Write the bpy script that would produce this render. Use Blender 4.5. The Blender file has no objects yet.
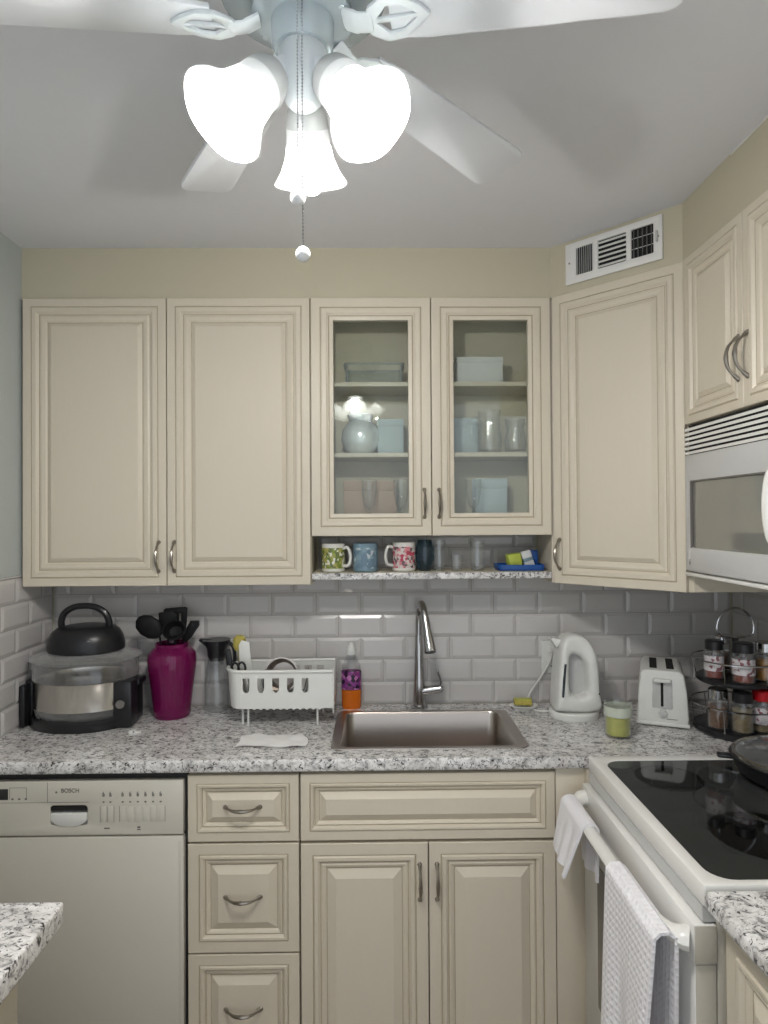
import bpy, bmesh, math, random
from mathutils import Vector, Matrix

I = 0.0254                       # all lengths below are inches
R = math.radians
scene = bpy.context.scene
COL = scene.collection
random.seed(7)

# ------------------------------------------------------------------ materials
def node_mat(name):
    m = bpy.data.materials.new(name); m.use_nodes = True
    nt = m.node_tree
    return m, nt, nt.nodes['Principled BSDF']

def plain(name, col, rough=.5, metal=0., noise=.03, scale=25., bump=0., bscale=200., spec=.5, coat=0., trans=0., ior=1.45, sss=0.):
    m, nt, b = node_mat(name)
    N, L = nt.nodes, nt.links
    tc = N.new('ShaderNodeTexCoord')
    nz = N.new('ShaderNodeTexNoise'); nz.inputs['Scale'].default_value = scale; nz.inputs['Detail'].default_value = 3
    L.new(tc.outputs['Object'], nz.inputs['Vector'])
    mx = N.new('ShaderNodeMix'); mx.data_type = 'RGBA'
    mx.inputs[6].default_value = (*[max(0, c*(1-noise)) for c in col], 1)
    mx.inputs[7].default_value = (*[min(1, c*(1+noise)) for c in col], 1)
    L.new(nz.outputs['Fac'], mx.inputs[0]); L.new(mx.outputs[2], b.inputs['Base Color'])
    b.inputs['Roughness'].default_value = rough; b.inputs['Metallic'].default_value = metal
    b.inputs['Specular IOR Level'].default_value = spec
    b.inputs['Coat Weight'].default_value = coat
    b.inputs['Transmission Weight'].default_value = trans; b.inputs['IOR'].default_value = ior
    if bump:
        n2 = N.new('ShaderNodeTexNoise'); n2.inputs['Scale'].default_value = bscale
        L.new(tc.outputs['Object'], n2.inputs['Vector'])
        bp = N.new('ShaderNodeBump'); bp.inputs['Strength'].default_value = bump; bp.inputs['Distance'].default_value = .002
        L.new(n2.outputs['Fac'], bp.inputs['Height']); L.new(bp.outputs['Normal'], b.inputs['Normal'])
    return m

def thin_glass(name, tint=(.95, .97, .96), refl=1.0, rough=.02, ior=1.5, edge=0.0, edge_col=(.75, .8, .8)):
    """thin clear glass: transparent body with a Fresnel mirror on top"""
    m = bpy.data.materials.new(name); m.use_nodes = True
    nt = m.node_tree; N, L = nt.nodes, nt.links
    for n in list(N): N.remove(n)
    out = N.new('ShaderNodeOutputMaterial')
    tr = N.new('ShaderNodeBsdfTransparent'); tr.inputs[0].default_value = (*tint, 1)
    gl = N.new('ShaderNodeBsdfGlossy'); gl.inputs['Roughness'].default_value = rough
    f0 = ((ior-1)/(ior+1))**2                  # Schlick, the same from both sides of the sheet
    fw = N.new('ShaderNodeLayerWeight'); fw.inputs[0].default_value = .5
    pw = N.new('ShaderNodeMath'); pw.operation = 'POWER'; pw.inputs[1].default_value = 5; L.new(fw.outputs['Facing'], pw.inputs[0])
    fr = N.new('ShaderNodeMath'); fr.operation = 'MULTIPLY_ADD'; fr.inputs[1].default_value = 1-f0; fr.inputs[2].default_value = f0; L.new(pw.outputs[0], fr.inputs[0])
    mul = N.new('ShaderNodeMath'); mul.operation = 'MULTIPLY'; mul.inputs[1].default_value = refl; mul.use_clamp = True
    L.new(fr.outputs[0], mul.inputs[0])
    mx = N.new('ShaderNodeMixShader'); L.new(mul.outputs[0], mx.inputs[0]); L.new(tr.outputs[0], mx.inputs[1]); L.new(gl.outputs[0], mx.inputs[2])
    last = mx
    if edge:
        lw = N.new('ShaderNodeLayerWeight'); lw.inputs[0].default_value = .35
        df = N.new('ShaderNodeBsdfDiffuse'); df.inputs[0].default_value = (*edge_col, 1)
        m3 = N.new('ShaderNodeMath'); m3.operation = 'MULTIPLY'; m3.inputs[1].default_value = edge
        L.new(lw.outputs['Facing'], m3.inputs[0])
        mx2 = N.new('ShaderNodeMixShader'); L.new(m3.outputs[0], mx2.inputs[0]); L.new(mx.outputs[0], mx2.inputs[1]); L.new(df.outputs[0], mx2.inputs[2])
        last = mx2
    L.new(last.outputs[0], out.inputs[0])
    return m

def granite(name):
    m, nt, b = node_mat(name); N, L = nt.nodes, nt.links
    tc = N.new('ShaderNodeTexCoord')
    mp = N.new('ShaderNodeMapping'); mp.inputs['Rotation'].default_value = (.3, .2, .5); mp.inputs['Scale'].default_value = (1, 1.25, 1)
    L.new(tc.outputs['Object'], mp.inputs[0])
    n1 = N.new('ShaderNodeTexNoise'); n1.inputs['Scale'].default_value = 48; n1.inputs['Detail'].default_value = 6; n1.inputs['Roughness'].default_value = .68; n1.inputs['Distortion'].default_value = .8
    n2 = N.new('ShaderNodeTexNoise'); n2.inputs['Scale'].default_value = 85; n2.inputs['Detail'].default_value = 4; n2.inputs['Roughness'].default_value = .6; n2.inputs['Distortion'].default_value = 1.2
    n3 = N.new('ShaderNodeTexNoise'); n3.inputs['Scale'].default_value = 11; n3.inputs['Detail'].default_value = 3
    for n in (n1, n2, n3): L.new(mp.outputs[0], n.inputs['Vector'])
    def ramp(src, pts):
        r = N.new('ShaderNodeValToRGB'); L.new(src.outputs['Fac'], r.inputs[0])
        e = r.color_ramp.elements
        while len(e) < len(pts): e.new(.5)
        for k, (p, c) in enumerate(pts): e[k].position = p; e[k].color = (*c, 1)
        return r
    r1 = ramp(n1, [(.30, (.11, .11, .115)), (.40, (.36, .35, .345)), (.48, (.64, .63, .62)), (.60, (.80, .79, .78))])
    r2 = ramp(n2, [(.33, (.04, .04, .045)), (.39, (.25, .24, .24)), (.435, (1, 1, 1))])
    r3 = ramp(n3, [(.3, (.78, .77, .76)), (.6, (1, 1, 1))])
    a = N.new('ShaderNodeMix'); a.data_type = 'RGBA'; a.blend_type = 'MULTIPLY'; a.inputs[0].default_value = 1
    L.new(r1.outputs[0], a.inputs[6]); L.new(r2.outputs[0], a.inputs[7])
    c = N.new('ShaderNodeMix'); c.data_type = 'RGBA'; c.blend_type = 'MULTIPLY'; c.inputs[0].default_value = 1
    L.new(a.outputs[2], c.inputs[6]); L.new(r3.outputs[0], c.inputs[7])
    L.new(c.outputs[2], b.inputs['Base Color'])
    b.inputs['Roughness'].default_value = .22
    return m

def cream_paint(name, col, rough=.42):
    m, nt, b = node_mat(name); N, L = nt.nodes, nt.links
    tc = N.new('ShaderNodeTexCoord')
    mp = N.new('ShaderNodeMapping'); mp.inputs['Scale'].default_value = (40, 40, 6)
    L.new(tc.outputs['Object'], mp.inputs[0])
    nz = N.new('ShaderNodeTexNoise'); nz.inputs['Scale'].default_value = 2; nz.inputs['Detail'].default_value = 4
    L.new(mp.outputs[0], nz.inputs['Vector'])
    mx = N.new('ShaderNodeMix'); mx.data_type = 'RGBA'
    mx.inputs[6].default_value = (*[c*.985 for c in col], 1); mx.inputs[7].default_value = (*[min(1, c*1.015) for c in col], 1)
    L.new(nz.outputs['Fac'], mx.inputs[0]); L.new(mx.outputs[2], b.inputs['Base Color'])
    b.inputs['Roughness'].default_value = rough
    return m

def waffle(name, col):
    m, nt, b = node_mat(name); N, L = nt.nodes, nt.links
    b.inputs['Base Color'].default_value = (*col, 1); b.inputs['Roughness'].default_value = .9
    uv = N.new('ShaderNodeTexCoord')
    mp = N.new('ShaderNodeMapping'); mp.inputs['Scale'].default_value = (1, 1, 1)
    L.new(uv.outputs['UV'], mp.inputs[0])
    sx = N.new('ShaderNodeSeparateXYZ'); L.new(mp.outputs[0], sx.inputs[0])
    outs = []
    for ax in (0, 1):
        mu = N.new('ShaderNodeMath'); mu.operation = 'MULTIPLY'; mu.inputs[1].default_value = math.pi*2/.55
        L.new(sx.outputs[ax], mu.inputs[0])
        sn = N.new('ShaderNodeMath'); sn.operation = 'SINE'; L.new(mu.outputs[0], sn.inputs[0]); outs.append(sn)
    mxm = N.new('ShaderNodeMath'); mxm.operation = 'MAXIMUM'; L.new(outs[0].outputs[0], mxm.inputs[0]); L.new(outs[1].outputs[0], mxm.inputs[1])
    bp = N.new('ShaderNodeBump'); bp.inputs['Strength'].default_value = .38; bp.inputs['Distance'].default_value = .003
    L.new(mxm.outputs[0], bp.inputs['Height']); L.new(bp.outputs['Normal'], b.inputs['Normal'])
    return m

def shade_glass(name, k=.5, alb=.88):
    m = bpy.data.materials.new(name); m.use_nodes = True
    nt = m.node_tree; N, L = nt.nodes, nt.links
    for n in list(N): N.remove(n)
    out = N.new('ShaderNodeOutputMaterial')
    df = N.new('ShaderNodeBsdfDiffuse'); df.inputs[0].default_value = (alb, alb*1.02, alb*1.02, 1)
    tl = N.new('ShaderNodeBsdfTranslucent'); tl.inputs[0].default_value = (.93, .95, .95, 1)
    mx = N.new('ShaderNodeMixShader'); mx.inputs[0].default_value = k
    gl = N.new('ShaderNodeBsdfGlossy'); gl.inputs['Roughness'].default_value = .15
    mx2 = N.new('ShaderNodeMixShader'); mx2.inputs[0].default_value = .05
    L.new(df.outputs[0], mx.inputs[1]); L.new(tl.outputs[0], mx.inputs[2])
    L.new(mx.outputs[0], mx2.inputs[1]); L.new(gl.outputs[0], mx2.inputs[2]); L.new(mx2.outputs[0], out.inputs[0])
    return m

def emit(name, col, s):
    m, nt, b = node_mat(name)
    b.inputs['Base Color'].default_value = (.9, .9, .9, 1)
    b.inputs['Emission Color'].default_value = (*col, 1); b.inputs['Emission Strength'].default_value = s
    return m

def printed(name, base, cols, scale=60., thr=(.45, .6)):
    m, nt, b = node_mat(name); N, L = nt.nodes, nt.links
    tc = N.new('ShaderNodeTexCoord')
    v = N.new('ShaderNodeTexVoronoi'); v.inputs['Scale'].default_value = scale
    L.new(tc.outputs['Object'], v.inputs['Vector'])
    r = N.new('ShaderNodeValToRGB'); r.color_ramp.interpolation = 'CONSTANT'
    e = r.color_ramp.elements
    allc = [base] + list(cols)
    while len(e) < len(allc): e.new(.5)
    for k, c in enumerate(allc): e[k].position = k/len(allc); e[k].color = (*c, 1)
    sp = N.new('ShaderNodeSeparateColor'); L.new(v.outputs['Color'], sp.inputs[0]); L.new(sp.outputs[0], r.inputs[0])
    L.new(r.outputs[0], b.inputs['Base Color']); b.inputs['Roughness'].default_value = .3
    return m

M = dict(
    cream=cream_paint('cream_paint', (.615, .555, .45)),
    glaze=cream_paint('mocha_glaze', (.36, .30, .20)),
    cream_in=plain('cabinet_interior', (.60, .55, .43), .5),
    soffit=plain('soffit_paint', (.50, .46, .345), .7, noise=.02, bump=.05),
    ceiling=plain('ceiling_paint', (.715, .72, .745), .85, noise=.015, bump=.1, bscale=300),
    wall=plain('blue_grey_paint', (.46, .50, .485), .7, noise=.02, bump=.05),
    rwall=plain('warm_wall_paint', (.52, .49, .38), .7, noise=.02, bump=.05),
    floor=plain('floor_tile', (.32, .27, .22), .4, noise=.2, scale=4),
    tile=plain('white_ceramic', (.56, .54, .525), .12, noise=.02, scale=6),
    grout=plain('grout', (.36, .35, .34), .9, noise=.06, scale=60),
    granite=granite('speckled_granite'),
    steel=plain('brushed_steel', (.43, .385, .35), .28, 1, noise=.06, scale=8),
    bright_steel=plain('polished_steel', (.66, .63, .58), .22, 1, noise=.08, scale=20),
    chrome=plain('chrome', (.50, .50, .51), .12, 1, noise=.01),
    nickel=plain('antique_nickel', (.33, .30, .26), .3, 1, noise=.05, scale=80),
    dw=plain('bisque_enamel', (.60, .57, .50), .30, noise=.02, scale=3),
    dwdark=plain('dark_plastic', (.03, .03, .03), .4),
    grey_print=plain('grey_print', (.16, .15, .14), .5),
    white_enamel=plain('white_enamel', (.74, .73, .70), .22, noise=.01),
    white_plastic=plain('white_plastic', (.72, .72, .69), .35, noise=.015),
    grey_plastic=plain('light_grey_plastic', (.52, .52, .51), .3, noise=.01),
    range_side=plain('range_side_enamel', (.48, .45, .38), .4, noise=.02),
    black_plastic=plain('black_plastic', (.012, .012, .014), .3, noise=.1),
    black_nylon=plain('black_nylon', (.006, .006, .007), .55, noise=.1, spec=.25),
    black_glass=plain('ceramic_glass', (.032, .034, .033), .05, noise=.1),
    burner=plain('burner_ring', (.004, .004, .004), .04),
    mw_glass=plain('mirrored_window', (.36, .36, .33), .09, .55, noise=.02),
    fan_white=plain('fan_enamel', (.70, .74, .76), .3, noise=.01),
    fan_metal=plain('fan_housing', (.50, .57, .60), .25, .3, noise=.02),
    blade=plain('fan_blade_laminate', (.72, .74, .77), .4, noise=.02),
    shade=shade_glass('frosted_glass_shade', .55), shade_mid=shade_glass('frosted_glass_dimmed_mid', .06, .60), shade_neck=shade_glass('frosted_glass_dimmed_neck', .012, .46),  # mid and neck: same glass, darkened to paint a fading glow
    bulb=emit('bulb_glow', (1, .97, .93), 330.),
    pressed=thin_glass('pressed_glass', (.97, .98, .98), 1.8, .06, 1.5, .9, (.80, .85, .86)),
    silvered=plain('silvered_glass', (.80, .85, .87), .25, .35, noise=.1, scale=30),
    pane=thin_glass('cabinet_pane', (.93, .95, .93), 1.35, .01),
    glass=thin_glass('clear_glass', (.975, .98, .98), 1.5, .03, 1.5, .14, (.80, .83, .83)),
    glass_lid=thin_glass('lid_glass', (.93, .93, .93), 1.7, .05, 1.5, .5, (.66, .66, .65)),
    blue_glass=thin_glass('blue_glass', (.50, .62, .68), 1.3, .05, 1.5, .35, (.12, .2, .25)),
    magenta=plain('magenta_glass', (.34, .012, .15), .1, noise=.25, scale=12, trans=.6),
    towel=waffle('white_waffle_cotton', (.80, .79, .82)),
    towel_plain=plain('white_cotton', (.80, .79, .82), .95, noise=.02, bump=.5, bscale=900),
    towel_mark=plain('grey_stain', (.45, .45, .47), .95, noise=.3, scale=60),
    paper=plain('paper', (.75, .74, .73), .9, noise=.02, bump=.2),
    orange=plain('orange_liquid', (.70, .16, .012), .15, noise=.1),
    purple=printed('soap_label', (.20, .03, .16), [(.55, .2, .45), (.02, .01, .03), (.25, .05, .25)], 75),
    sponge=plain('yellow_sponge', (.50, .42, .10), .95, noise=.3, scale=120, bump=.8, bscale=500),
    wax=plain('green_wax', (.50, .50, .10), .5, noise=.25, scale=30),
    pale_green=plain('pale_green_label', (.52, .56, .47), .4, noise=.25, scale=40),
    mug=plain('mug_glaze', (.66, .65, .61), .25),
    mug_green=printed('leaf_print', (.66, .65, .58), [(.16, .21, .03), (.26, .29, .05), (.12, .15, .05), (.36, .33, .1)], 130),
    mug_blue=plain('mug_blue_glaze', (.16, .25, .31), .3, noise=.15, scale=30),
    mug_photo=printed('mug_picture', (.16, .25, .31), [(.20, .29, .34), (.45, .5, .52), (.12, .19, .25)], 70),
    mug_red=printed('floral_print', (.58, .53, .5), [(.42, .04, .08), (.55, .2, .22), (.1, .08, .09), (.5, .45, .42)], 110),
    blue_plastic=plain('blue_plastic', (.01, .07, .28), .35, noise=.1),
    lime=plain('lime_wrapper', (.45, .52, .08), .4, noise=.2, scale=50),
    box_white=plain('white_card', (.62, .63, .62), .6),
    box_blue=plain('pale_blue_card', (.48, .56, .58), .6),
    box_pink=plain('pinkish_card', (.50, .36, .27), .6),
    red=plain('red_plastic', (.42, .006, .012), .35),
    spice_brown=plain('brown_spice', (.14, .065, .03), .7, noise=.3, scale=150),
    spice_tan=plain('tan_spice', (.22, .17, .09), .7, noise=.3, scale=150),
    spice_red=plain('red_spice', (.22, .03, .012), .7, noise=.3, scale=150),
    label=printed('jar_label', (.62, .58, .60), [(.65, .62, .63), (.6, .57, .58), (.25, .1, .12)], 120),
    amber=plain('amber_spice', (.32, .15, .02), .6, noise=.3, scale=100),
    yellow_wood=plain('pale_wood', (.50, .44, .20), .6, noise=.15, scale=40),
    water_window=plain('smoked_window', (.02, .025, .03), .2),
    crystal=plain('faceted_crystal', (.78, .81, .82), .08, noise=.3, scale=220, coat=.5),
    dark=plain('dark_void', (.012, .012, .012), .9),
)

# ------------------------------------------------------------------ mesh builder
class MB:
    def __init__(s): s.bm = bmesh.new(); s.mi = 0; s.mx = Matrix.Identity(4)
    def _add(s, t, mx=None, smooth=True):
        for f in t.faces: f.material_index = s.mi; f.smooth = smooth
        bmesh.ops.recalc_face_normals(t, faces=t.faces)
        m = s.mx @ mx if mx is not None else s.mx
        t.transform(m)
        if m.determinant() < 0: bmesh.ops.reverse_faces(t, faces=t.faces)
        me = bpy.data.meshes.new('tmp'); t.to_mesh(me); t.free()
        s.bm.from_mesh(me); bpy.data.meshes.remove(me)
        return s
    def box(s, x0, x1, y0, y1, z0, z1, b=0., seg=2, mx=None):
        t = bmesh.new()
        bmesh.ops.create_cube(t, size=1, matrix=Matrix.Translation(((x0+x1)/2, (y0+y1)/2, (z0+z1)/2)) @ Matrix.Diagonal((abs(x1-x0), abs(y1-y0), abs(z1-z0), 1)))
        if b: bmesh.ops.bevel(t, geom=list(t.edges), offset=min(b, .45*min(abs(x1-x0), abs(y1-y0), abs(z1-z0))), segments=seg, profile=.5, affect='EDGES')
        return s._add(t, mx)
    def lathe(s, prof, cx=0, cy=0, cz=0, seg=32, sx=1., sy=1., mx=None, wob=None):
        t = bmesh.new(); rings = []
        for (r, z) in prof:
            if r < 1e-5: rings.append([t.verts.new((cx, cy, cz+z))])
            else:
                rg = []
                for k in range(seg):
                    a = 2*math.pi*k/seg; rr = r*(1 + (wob(a, z) if wob else 0))
                    rg.append(t.verts.new((cx+rr*sx*math.cos(a), cy+rr*sy*math.sin(a), cz+z)))
                rings.append(rg)
        for a, b in zip(rings, rings[1:]):
            if len(a) == 1 and len(b) == 1: continue
            for k in range(seg):
                k2 = (k+1) % seg
                if len(a) == 1: t.faces.new((a[0], b[k], b[k2]))
                elif len(b) == 1: t.faces.new((a[k], b[0], a[k2]))
                else: t.faces.new((a[k], a[k2], b[k2], b[k]))
        return s._add(t, mx)
    def tube(s, pts, r, seg=10, closed=False, mx=None, flat=1.):
        t = bmesh.new(); P = [Vector(p) for p in pts]; n = len(P)
        rs = r if isinstance(r, (list, tuple)) else [r]*n
        tang = []
        for i in range(n):
            a = P[i-1] if (i or closed) else P[i]; b = P[(i+1) % n] if (i < n-1 or closed) else P[i]
            tang.append((b-a).normalized())
        up = Vector((0, 0, 1)) if abs(tang[0].z) < .9 else Vector((1, 0, 0))
        nrm = (up - tang[0]*up.dot(tang[0])).normalized(); rings = []
        for i in range(n):
            nrm = (nrm - tang[i]*nrm.dot(tang[i])).normalized(); bi = tang[i].cross(nrm)
            rings.append([t.verts.new(P[i] + (nrm*math.cos(2*math.pi*k/seg)*flat + bi*math.sin(2*math.pi*k/seg))*rs[i]) for k in range(seg)])
        for i in range(n if closed else n-1):
            a, b = rings[i], rings[(i+1) % n]
            for k in range(seg): t.faces.new((a[k], a[(k+1) % seg], b[(k+1) % seg], b[k]))
        if not closed: t.faces.new(rings[0]); t.faces.new(rings[-1][::-1])
        return s._add(t, mx)
    def prism(s, poly, axis, a0, a1, holes=(), bevel=0., bsel=None, seg=2, mx=None):
        t = bmesh.new()
        def mk(u, v): return {'x': (a0, u, v), 'y': (u, a0, v), 'z': (u, v, a0)}[axis]
        for loop in [poly] + list(holes):
            vs = [t.verts.new(mk(u, v)) for u, v in loop]
            for k in range(len(vs)): t.edges.new((vs[k], vs[(k+1) % len(vs)]))
        if holes:
            bmesh.ops.triangle_fill(t, use_beauty=True, use_dissolve=False, edges=list(t.edges))
        else: t.faces.new(list(t.verts))
        ex = bmesh.ops.extrude_face_region(t, geom=list(t.faces))
        d = {'x': (a1-a0, 0, 0), 'y': (0, a1-a0, 0), 'z': (0, 0, a1-a0)}[axis]
        bmesh.ops.translate(t, vec=d, verts=[g for g in ex['geom'] if isinstance(g, bmesh.types.BMVert)])
        bmesh.ops.recalc_face_normals(t, faces=t.faces)
        if bevel:
            ed = [e for e in t.edges if len(e.link_faces) == 2 and e.calc_face_angle(0) > .6 and (bsel is None or bsel(e))]
            bmesh.ops.bevel(t, geom=ed, offset=bevel, segments=seg, profile=.5, affect='EDGES')
        return s._add(t, mx)
    def rings(s, w, h, prof, close='cap', gl=(), mx=None):
        """picture-frame profile (inset, depth) for a w x h front that faces -y"""
        t = bmesh.new(); rg = []
        for ins, d in prof:
            rg.append([t.verts.new(p) for p in ((ins, -d, ins), (w-ins, -d, ins), (w-ins, -d, h-ins), (ins, -d, h-ins))])
        fm = []
        for i in range(len(rg)-1):
            for k in range(4):
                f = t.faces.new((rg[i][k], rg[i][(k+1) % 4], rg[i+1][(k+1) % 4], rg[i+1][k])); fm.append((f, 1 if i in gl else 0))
        if close == 'cap': t.faces.new(rg[-1]); t.faces.new(rg[0][::-1])
        else:
            for k in range(4): t.faces.new((rg[-1][k], rg[-1][(k+1) % 4], rg[0][(k+1) % 4], rg[0][k]))
        base = s.mi
        for f in t.faces: f.material_index = base; f.smooth = False
        for f, g in fm:
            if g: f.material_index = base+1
        bmesh.ops.recalc_face_normals(t, faces=t.faces)
        m = s.mx @ mx if mx is not None else s.mx
        t.transform(m)
        me = bpy.data.meshes.new('tmp'); t.to_mesh(me); t.free(); s.bm.from_mesh(me); bpy.data.meshes.remove(me)
        return s
    def sheet(s, fn, nu, nv, th, uvfn=None, mx=None):
        """cloth: fn(u,v) -> Vector, thickened both ways"""
        t = bmesh.new(); uvl = t.loops.layers.uv.new('UVMap')
        P = [[Vector(fn(i/nu, j/nv)) for j in range(nv+1)] for i in range(nu+1)]
        def nr(i, j):
            a = P[min(i+1, nu)][j]-P[max(i-1, 0)][j]; b = P[i][min(j+1, nv)]-P[i][max(j-1, 0)]
            n = a.cross(b); return n.normalized() if n.length > 1e-9 else Vector((0, 0, 1))
        A = [[t.verts.new(P[i][j]+nr(i, j)*th/2) for j in range(nv+1)] for i in range(nu+1)]
        B = [[t.verts.new(P[i][j]-nr(i, j)*th/2) for j in range(nv+1)] for i in range(nu+1)]
        def face(vs, uvs):
            f = t.faces.new(vs)
            for l, q in zip(f.loops, uvs): l[uvl].uv = q
        def uv(i, j): return uvfn(i/nu, j/nv) if uvfn else (i/nu, j/nv)
        for i in range(nu):
            for j in range(nv):
                q = [uv(i, j), uv(i+1, j), uv(i+1, j+1), uv(i, j+1)]
                face((A[i][j], A[i+1][j], A[i+1][j+1], A[i][j+1]), q)
                face((B[i][j+1], B[i+1][j+1], B[i+1][j], B[i][j]), q[::-1])
        for j in range(nv):
            for i in (0, nu): face((A[i][j], A[i][j+1], B[i][j+1], B[i][j]), [uv(i, j), uv(i, j+1), uv(i, j+1), uv(i, j)])
        for i in range(nu):
            for j in (0, nv): face((A[i][j], A[i+1][j], B[i+1][j], B[i][j]), [uv(i, j), uv(i+1, j), uv(i+1, j), uv(i, j)])
        return s._add(t, mx)
    def build(s, name, mats, parent=None, loc=None, sharp=35):
        s.bm.transform(Matrix.Diagonal((I, I, I, 1)))
        me = bpy.data.meshes.new(name); s.bm.to_mesh(me); s.bm.free()
        for m in (mats if isinstance(mats, (list, tuple)) else [mats]): me.materials.append(m)
        me.set_sharp_from_angle(angle=R(sharp))
        o = bpy.data.objects.new(name, me); COL.objects.link(o)
        if parent: o.parent = parent
        if loc: o.location = Vector(loc)*I
        return o

def thing(name, label, cat, loc=(0, 0, 0), rz=0., group=None):
    o = bpy.data.objects.new(name, None); COL.objects.link(o); o.empty_display_size = .05
    o.location = Vector(loc)*I; o.rotation_euler = (0, 0, R(rz))
    return tag(o, label, cat, group)
def tag(o, label, cat, group=None):
    o['label'] = label; o['category'] = cat
    if group: o['group'] = group
    return o
def copy_tree(o, loc=None, rz=None, label=None, parent=None):
    c = o.copy(); COL.objects.link(c)
    if parent is not None: c.parent = parent
    if loc: c.location = Vector(loc)*I
    if rz is not None: c.rotation_euler = (0, 0, R(rz))
    if label: c['label'] = label
    for ch in list(o.children): copy_tree(ch, parent=c)
    return c
def struct(o): o['kind'] = 'structure'; return o
def T(x, y, z): return Matrix.Translation((x, y, z))
def RZ(a): return Matrix.Rotation(R(a), 4, 'Z')
def RX(a): return Matrix.Rotation(R(a), 4, 'X')
def RY(a): return Matrix.Rotation(R(a), 4, 'Y')
def arc(cx, cy, r, a0, a1, n): return [(cx+r*math.cos(R(a0+(a1-a0)*k/n)), cy+r*math.sin(R(a0+(a1-a0)*k/n))) for k in range(n+1)]
def rrect(x0, x1, y0, y1, r, n=4):
    return arc(x1-r, y0+r, r, -90, 0, n)+arc(x1-r, y1-r, r, 0, 90, n)+arc(x0+r, y1-r, r, 90, 180, n)+arc(x0+r, y0+r, r, 180, 270, n)
def smooth(pts, n=6):
    """Catmull-Rom through the points"""
    P = [Vector(p) for p in pts]; out = []
    for i in range(len(P)-1):
        a, b, c, d = P[max(i-1, 0)], P[i], P[i+1], P[min(i+2, len(P)-1)]
        for k in range(n):
            t = k/n
            out.append(.5*((2*b)+(c-a)*t+(2*a-5*b+4*c-d)*t*t+(3*b-a-3*c+d)*t**3))
    return out+[P[-1]]

# ------------------------------------------------------------------ the room
CEIL = 96.15; RW = 93.; YF = -118.
CT = 36.8; CTB = 35.5; CF = -20.1          # counter top, its underside, its front edge
struct(MB().box(-4, RW+4, YF, 4, -1, 0).build('floor', M['floor']))
struct(MB().box(-4, RW+4, YF, 4, CEIL, CEIL+2).build('ceiling', M['ceiling']))
struct(MB().box(-4, RW+4, 0, 4, 0, CEIL).build('wall_back', M['rwall']))
struct(MB().box(-4, 0, YF, 0, 0, CEIL).build('wall_left', M['wall']))
struct(MB().box(RW, RW+4, YF, 0, 0, CEIL).build('wall_right', M['rwall']))
# soffit above the wall cabinets
sof = [(0, 0), (0, -7.7), (66.2, -7.7), (77.5, -19.0), (77.5, -100), (RW, -100), (RW, 0)]
struct(MB().prism(sof, 'z', 89.72, CEIL).build('wall_soffit', M['soffit']))
struct(MB().box(77.42, 77.52, -60, -28.5, CEIL-.22, CEIL-.04).build('trim_1', M['white_enamel']))

TW, TH, G = 6.08, 3.05, .09
def tile_wall(name, rects, mx, joints):
    """bevelled subway tiles, running bond; rects = (u0,u1,v0,v1) regions, facing -y in local space"""
    mb = MB(); mb.mx = mx
    t = bmesh.new()
    for (u0, u1, v0, v1) in rects:
        row = int(round((v0-CT)/TH)); v = CT+row*TH
        while v < v1-.05:
            a = joints if row % 2 == 0 else joints-TW/2
            u = a + math.floor((u0-a)/TW)*TW
            while u < u1:
                x0, x1, z0, z1 = max(u, u0)+G/2, min(u+TW, u1)-G/2, max(v, v0)+G/2, min(v+TH, v1)-G/2
                if x1-x0 > .15 and z1-z0 > .15:
                    q = min(.42, (x1-x0)*.4, (z1-z0)*.4)
                    lo = [t.verts.new(p) for p in ((x0, -.06, z0), (x1, -.06, z0), (x1, -.06, z1), (x0, -.06, z1))]
                    hi = [t.verts.new(p) for p in ((x0+q, -.22, z0+q), (x1-q, -.22, z0+q), (x1-q, -.22, z1-q), (x0+q, -.22, z1-q))]
                    bk = [t.verts.new(p) for p in ((x0, 0, z0), (x1, 0, z0), (x1, 0, z1), (x0, 0, z1))]
                    t.faces.new(hi)
                    for k in range(4):
                        k2 = (k+1) % 4
                        t.faces.new((lo[k], lo[k2], hi[k2], hi[k])); t.faces.new((bk[k], bk[k2], lo[k2], lo[k]))
                u += TW
            v += TH; row += 1
    mb._add(t, smooth=False)
    mb.mi = 1
    for (u0, u1, v0, v1) in rects: mb.box(u0, u1, -.05, -.002, v0, v1)
    o = mb.build(name, [M['tile'], M['grout']], sharp=5)
    return struct(o)
tile_wall('wall_back_tiles', [(.25, RW-.25, CT+.02, 55.45), (36.2, 65.9, 55.45, 59.9)], Matrix.Identity(4), 60.1)
tile_wall('wall_left_tiles', [(.25, 42, CT+.02, 55.45)], T(0, 0, 0) @ RZ(90) @ T(-42.25, 0, 0), 42.2)
tile_wall('wall_right_tiles', [(.25, 44, CT+.02, 54.2)], T(RW, 0, 0) @ RZ(-90), 3.0)

# ------------------------------------------------------------------ cabinet fronts
FT = .75
P_TALL = [(0, 0), (0, .70), (.05, .75), (.95, .75), (1.01, .67), (1.08, .67), (1.2, .82), (1.65, .80), (1.92, .56), (1.98, .56), (2.06, .56), (2.3, .66), (2.75, .58), (2.95, .42), (3.02, .42), (3.5, .72)]
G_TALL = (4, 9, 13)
P_LOW = [(0, 0), (0, .70), (.05, .75), (1.2, .75), (1.26, .66), (1.33, .66), (1.46, .84), (1.8, .82), (2.05, .52), (2.12, .52), (2.3, .64), (2.55, .54), (2.7, .38), (2.77, .38), (3.7, .80)]
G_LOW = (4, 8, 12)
P_DRAW = [(0, 0), (0, .70), (.05, .75), (1.15, .75), (1.2, .66), (1.26, .66), (1.38, .84), (1.62, .82), (1.85, .52), (1.91, .52), (2.05, .64), (2.25, .54), (2.42, .36), (2.48, .36), (3.35, .80)]
def scaled(p, f): return [(a*f if a > .06 else a, d) for a, d in p]
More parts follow.
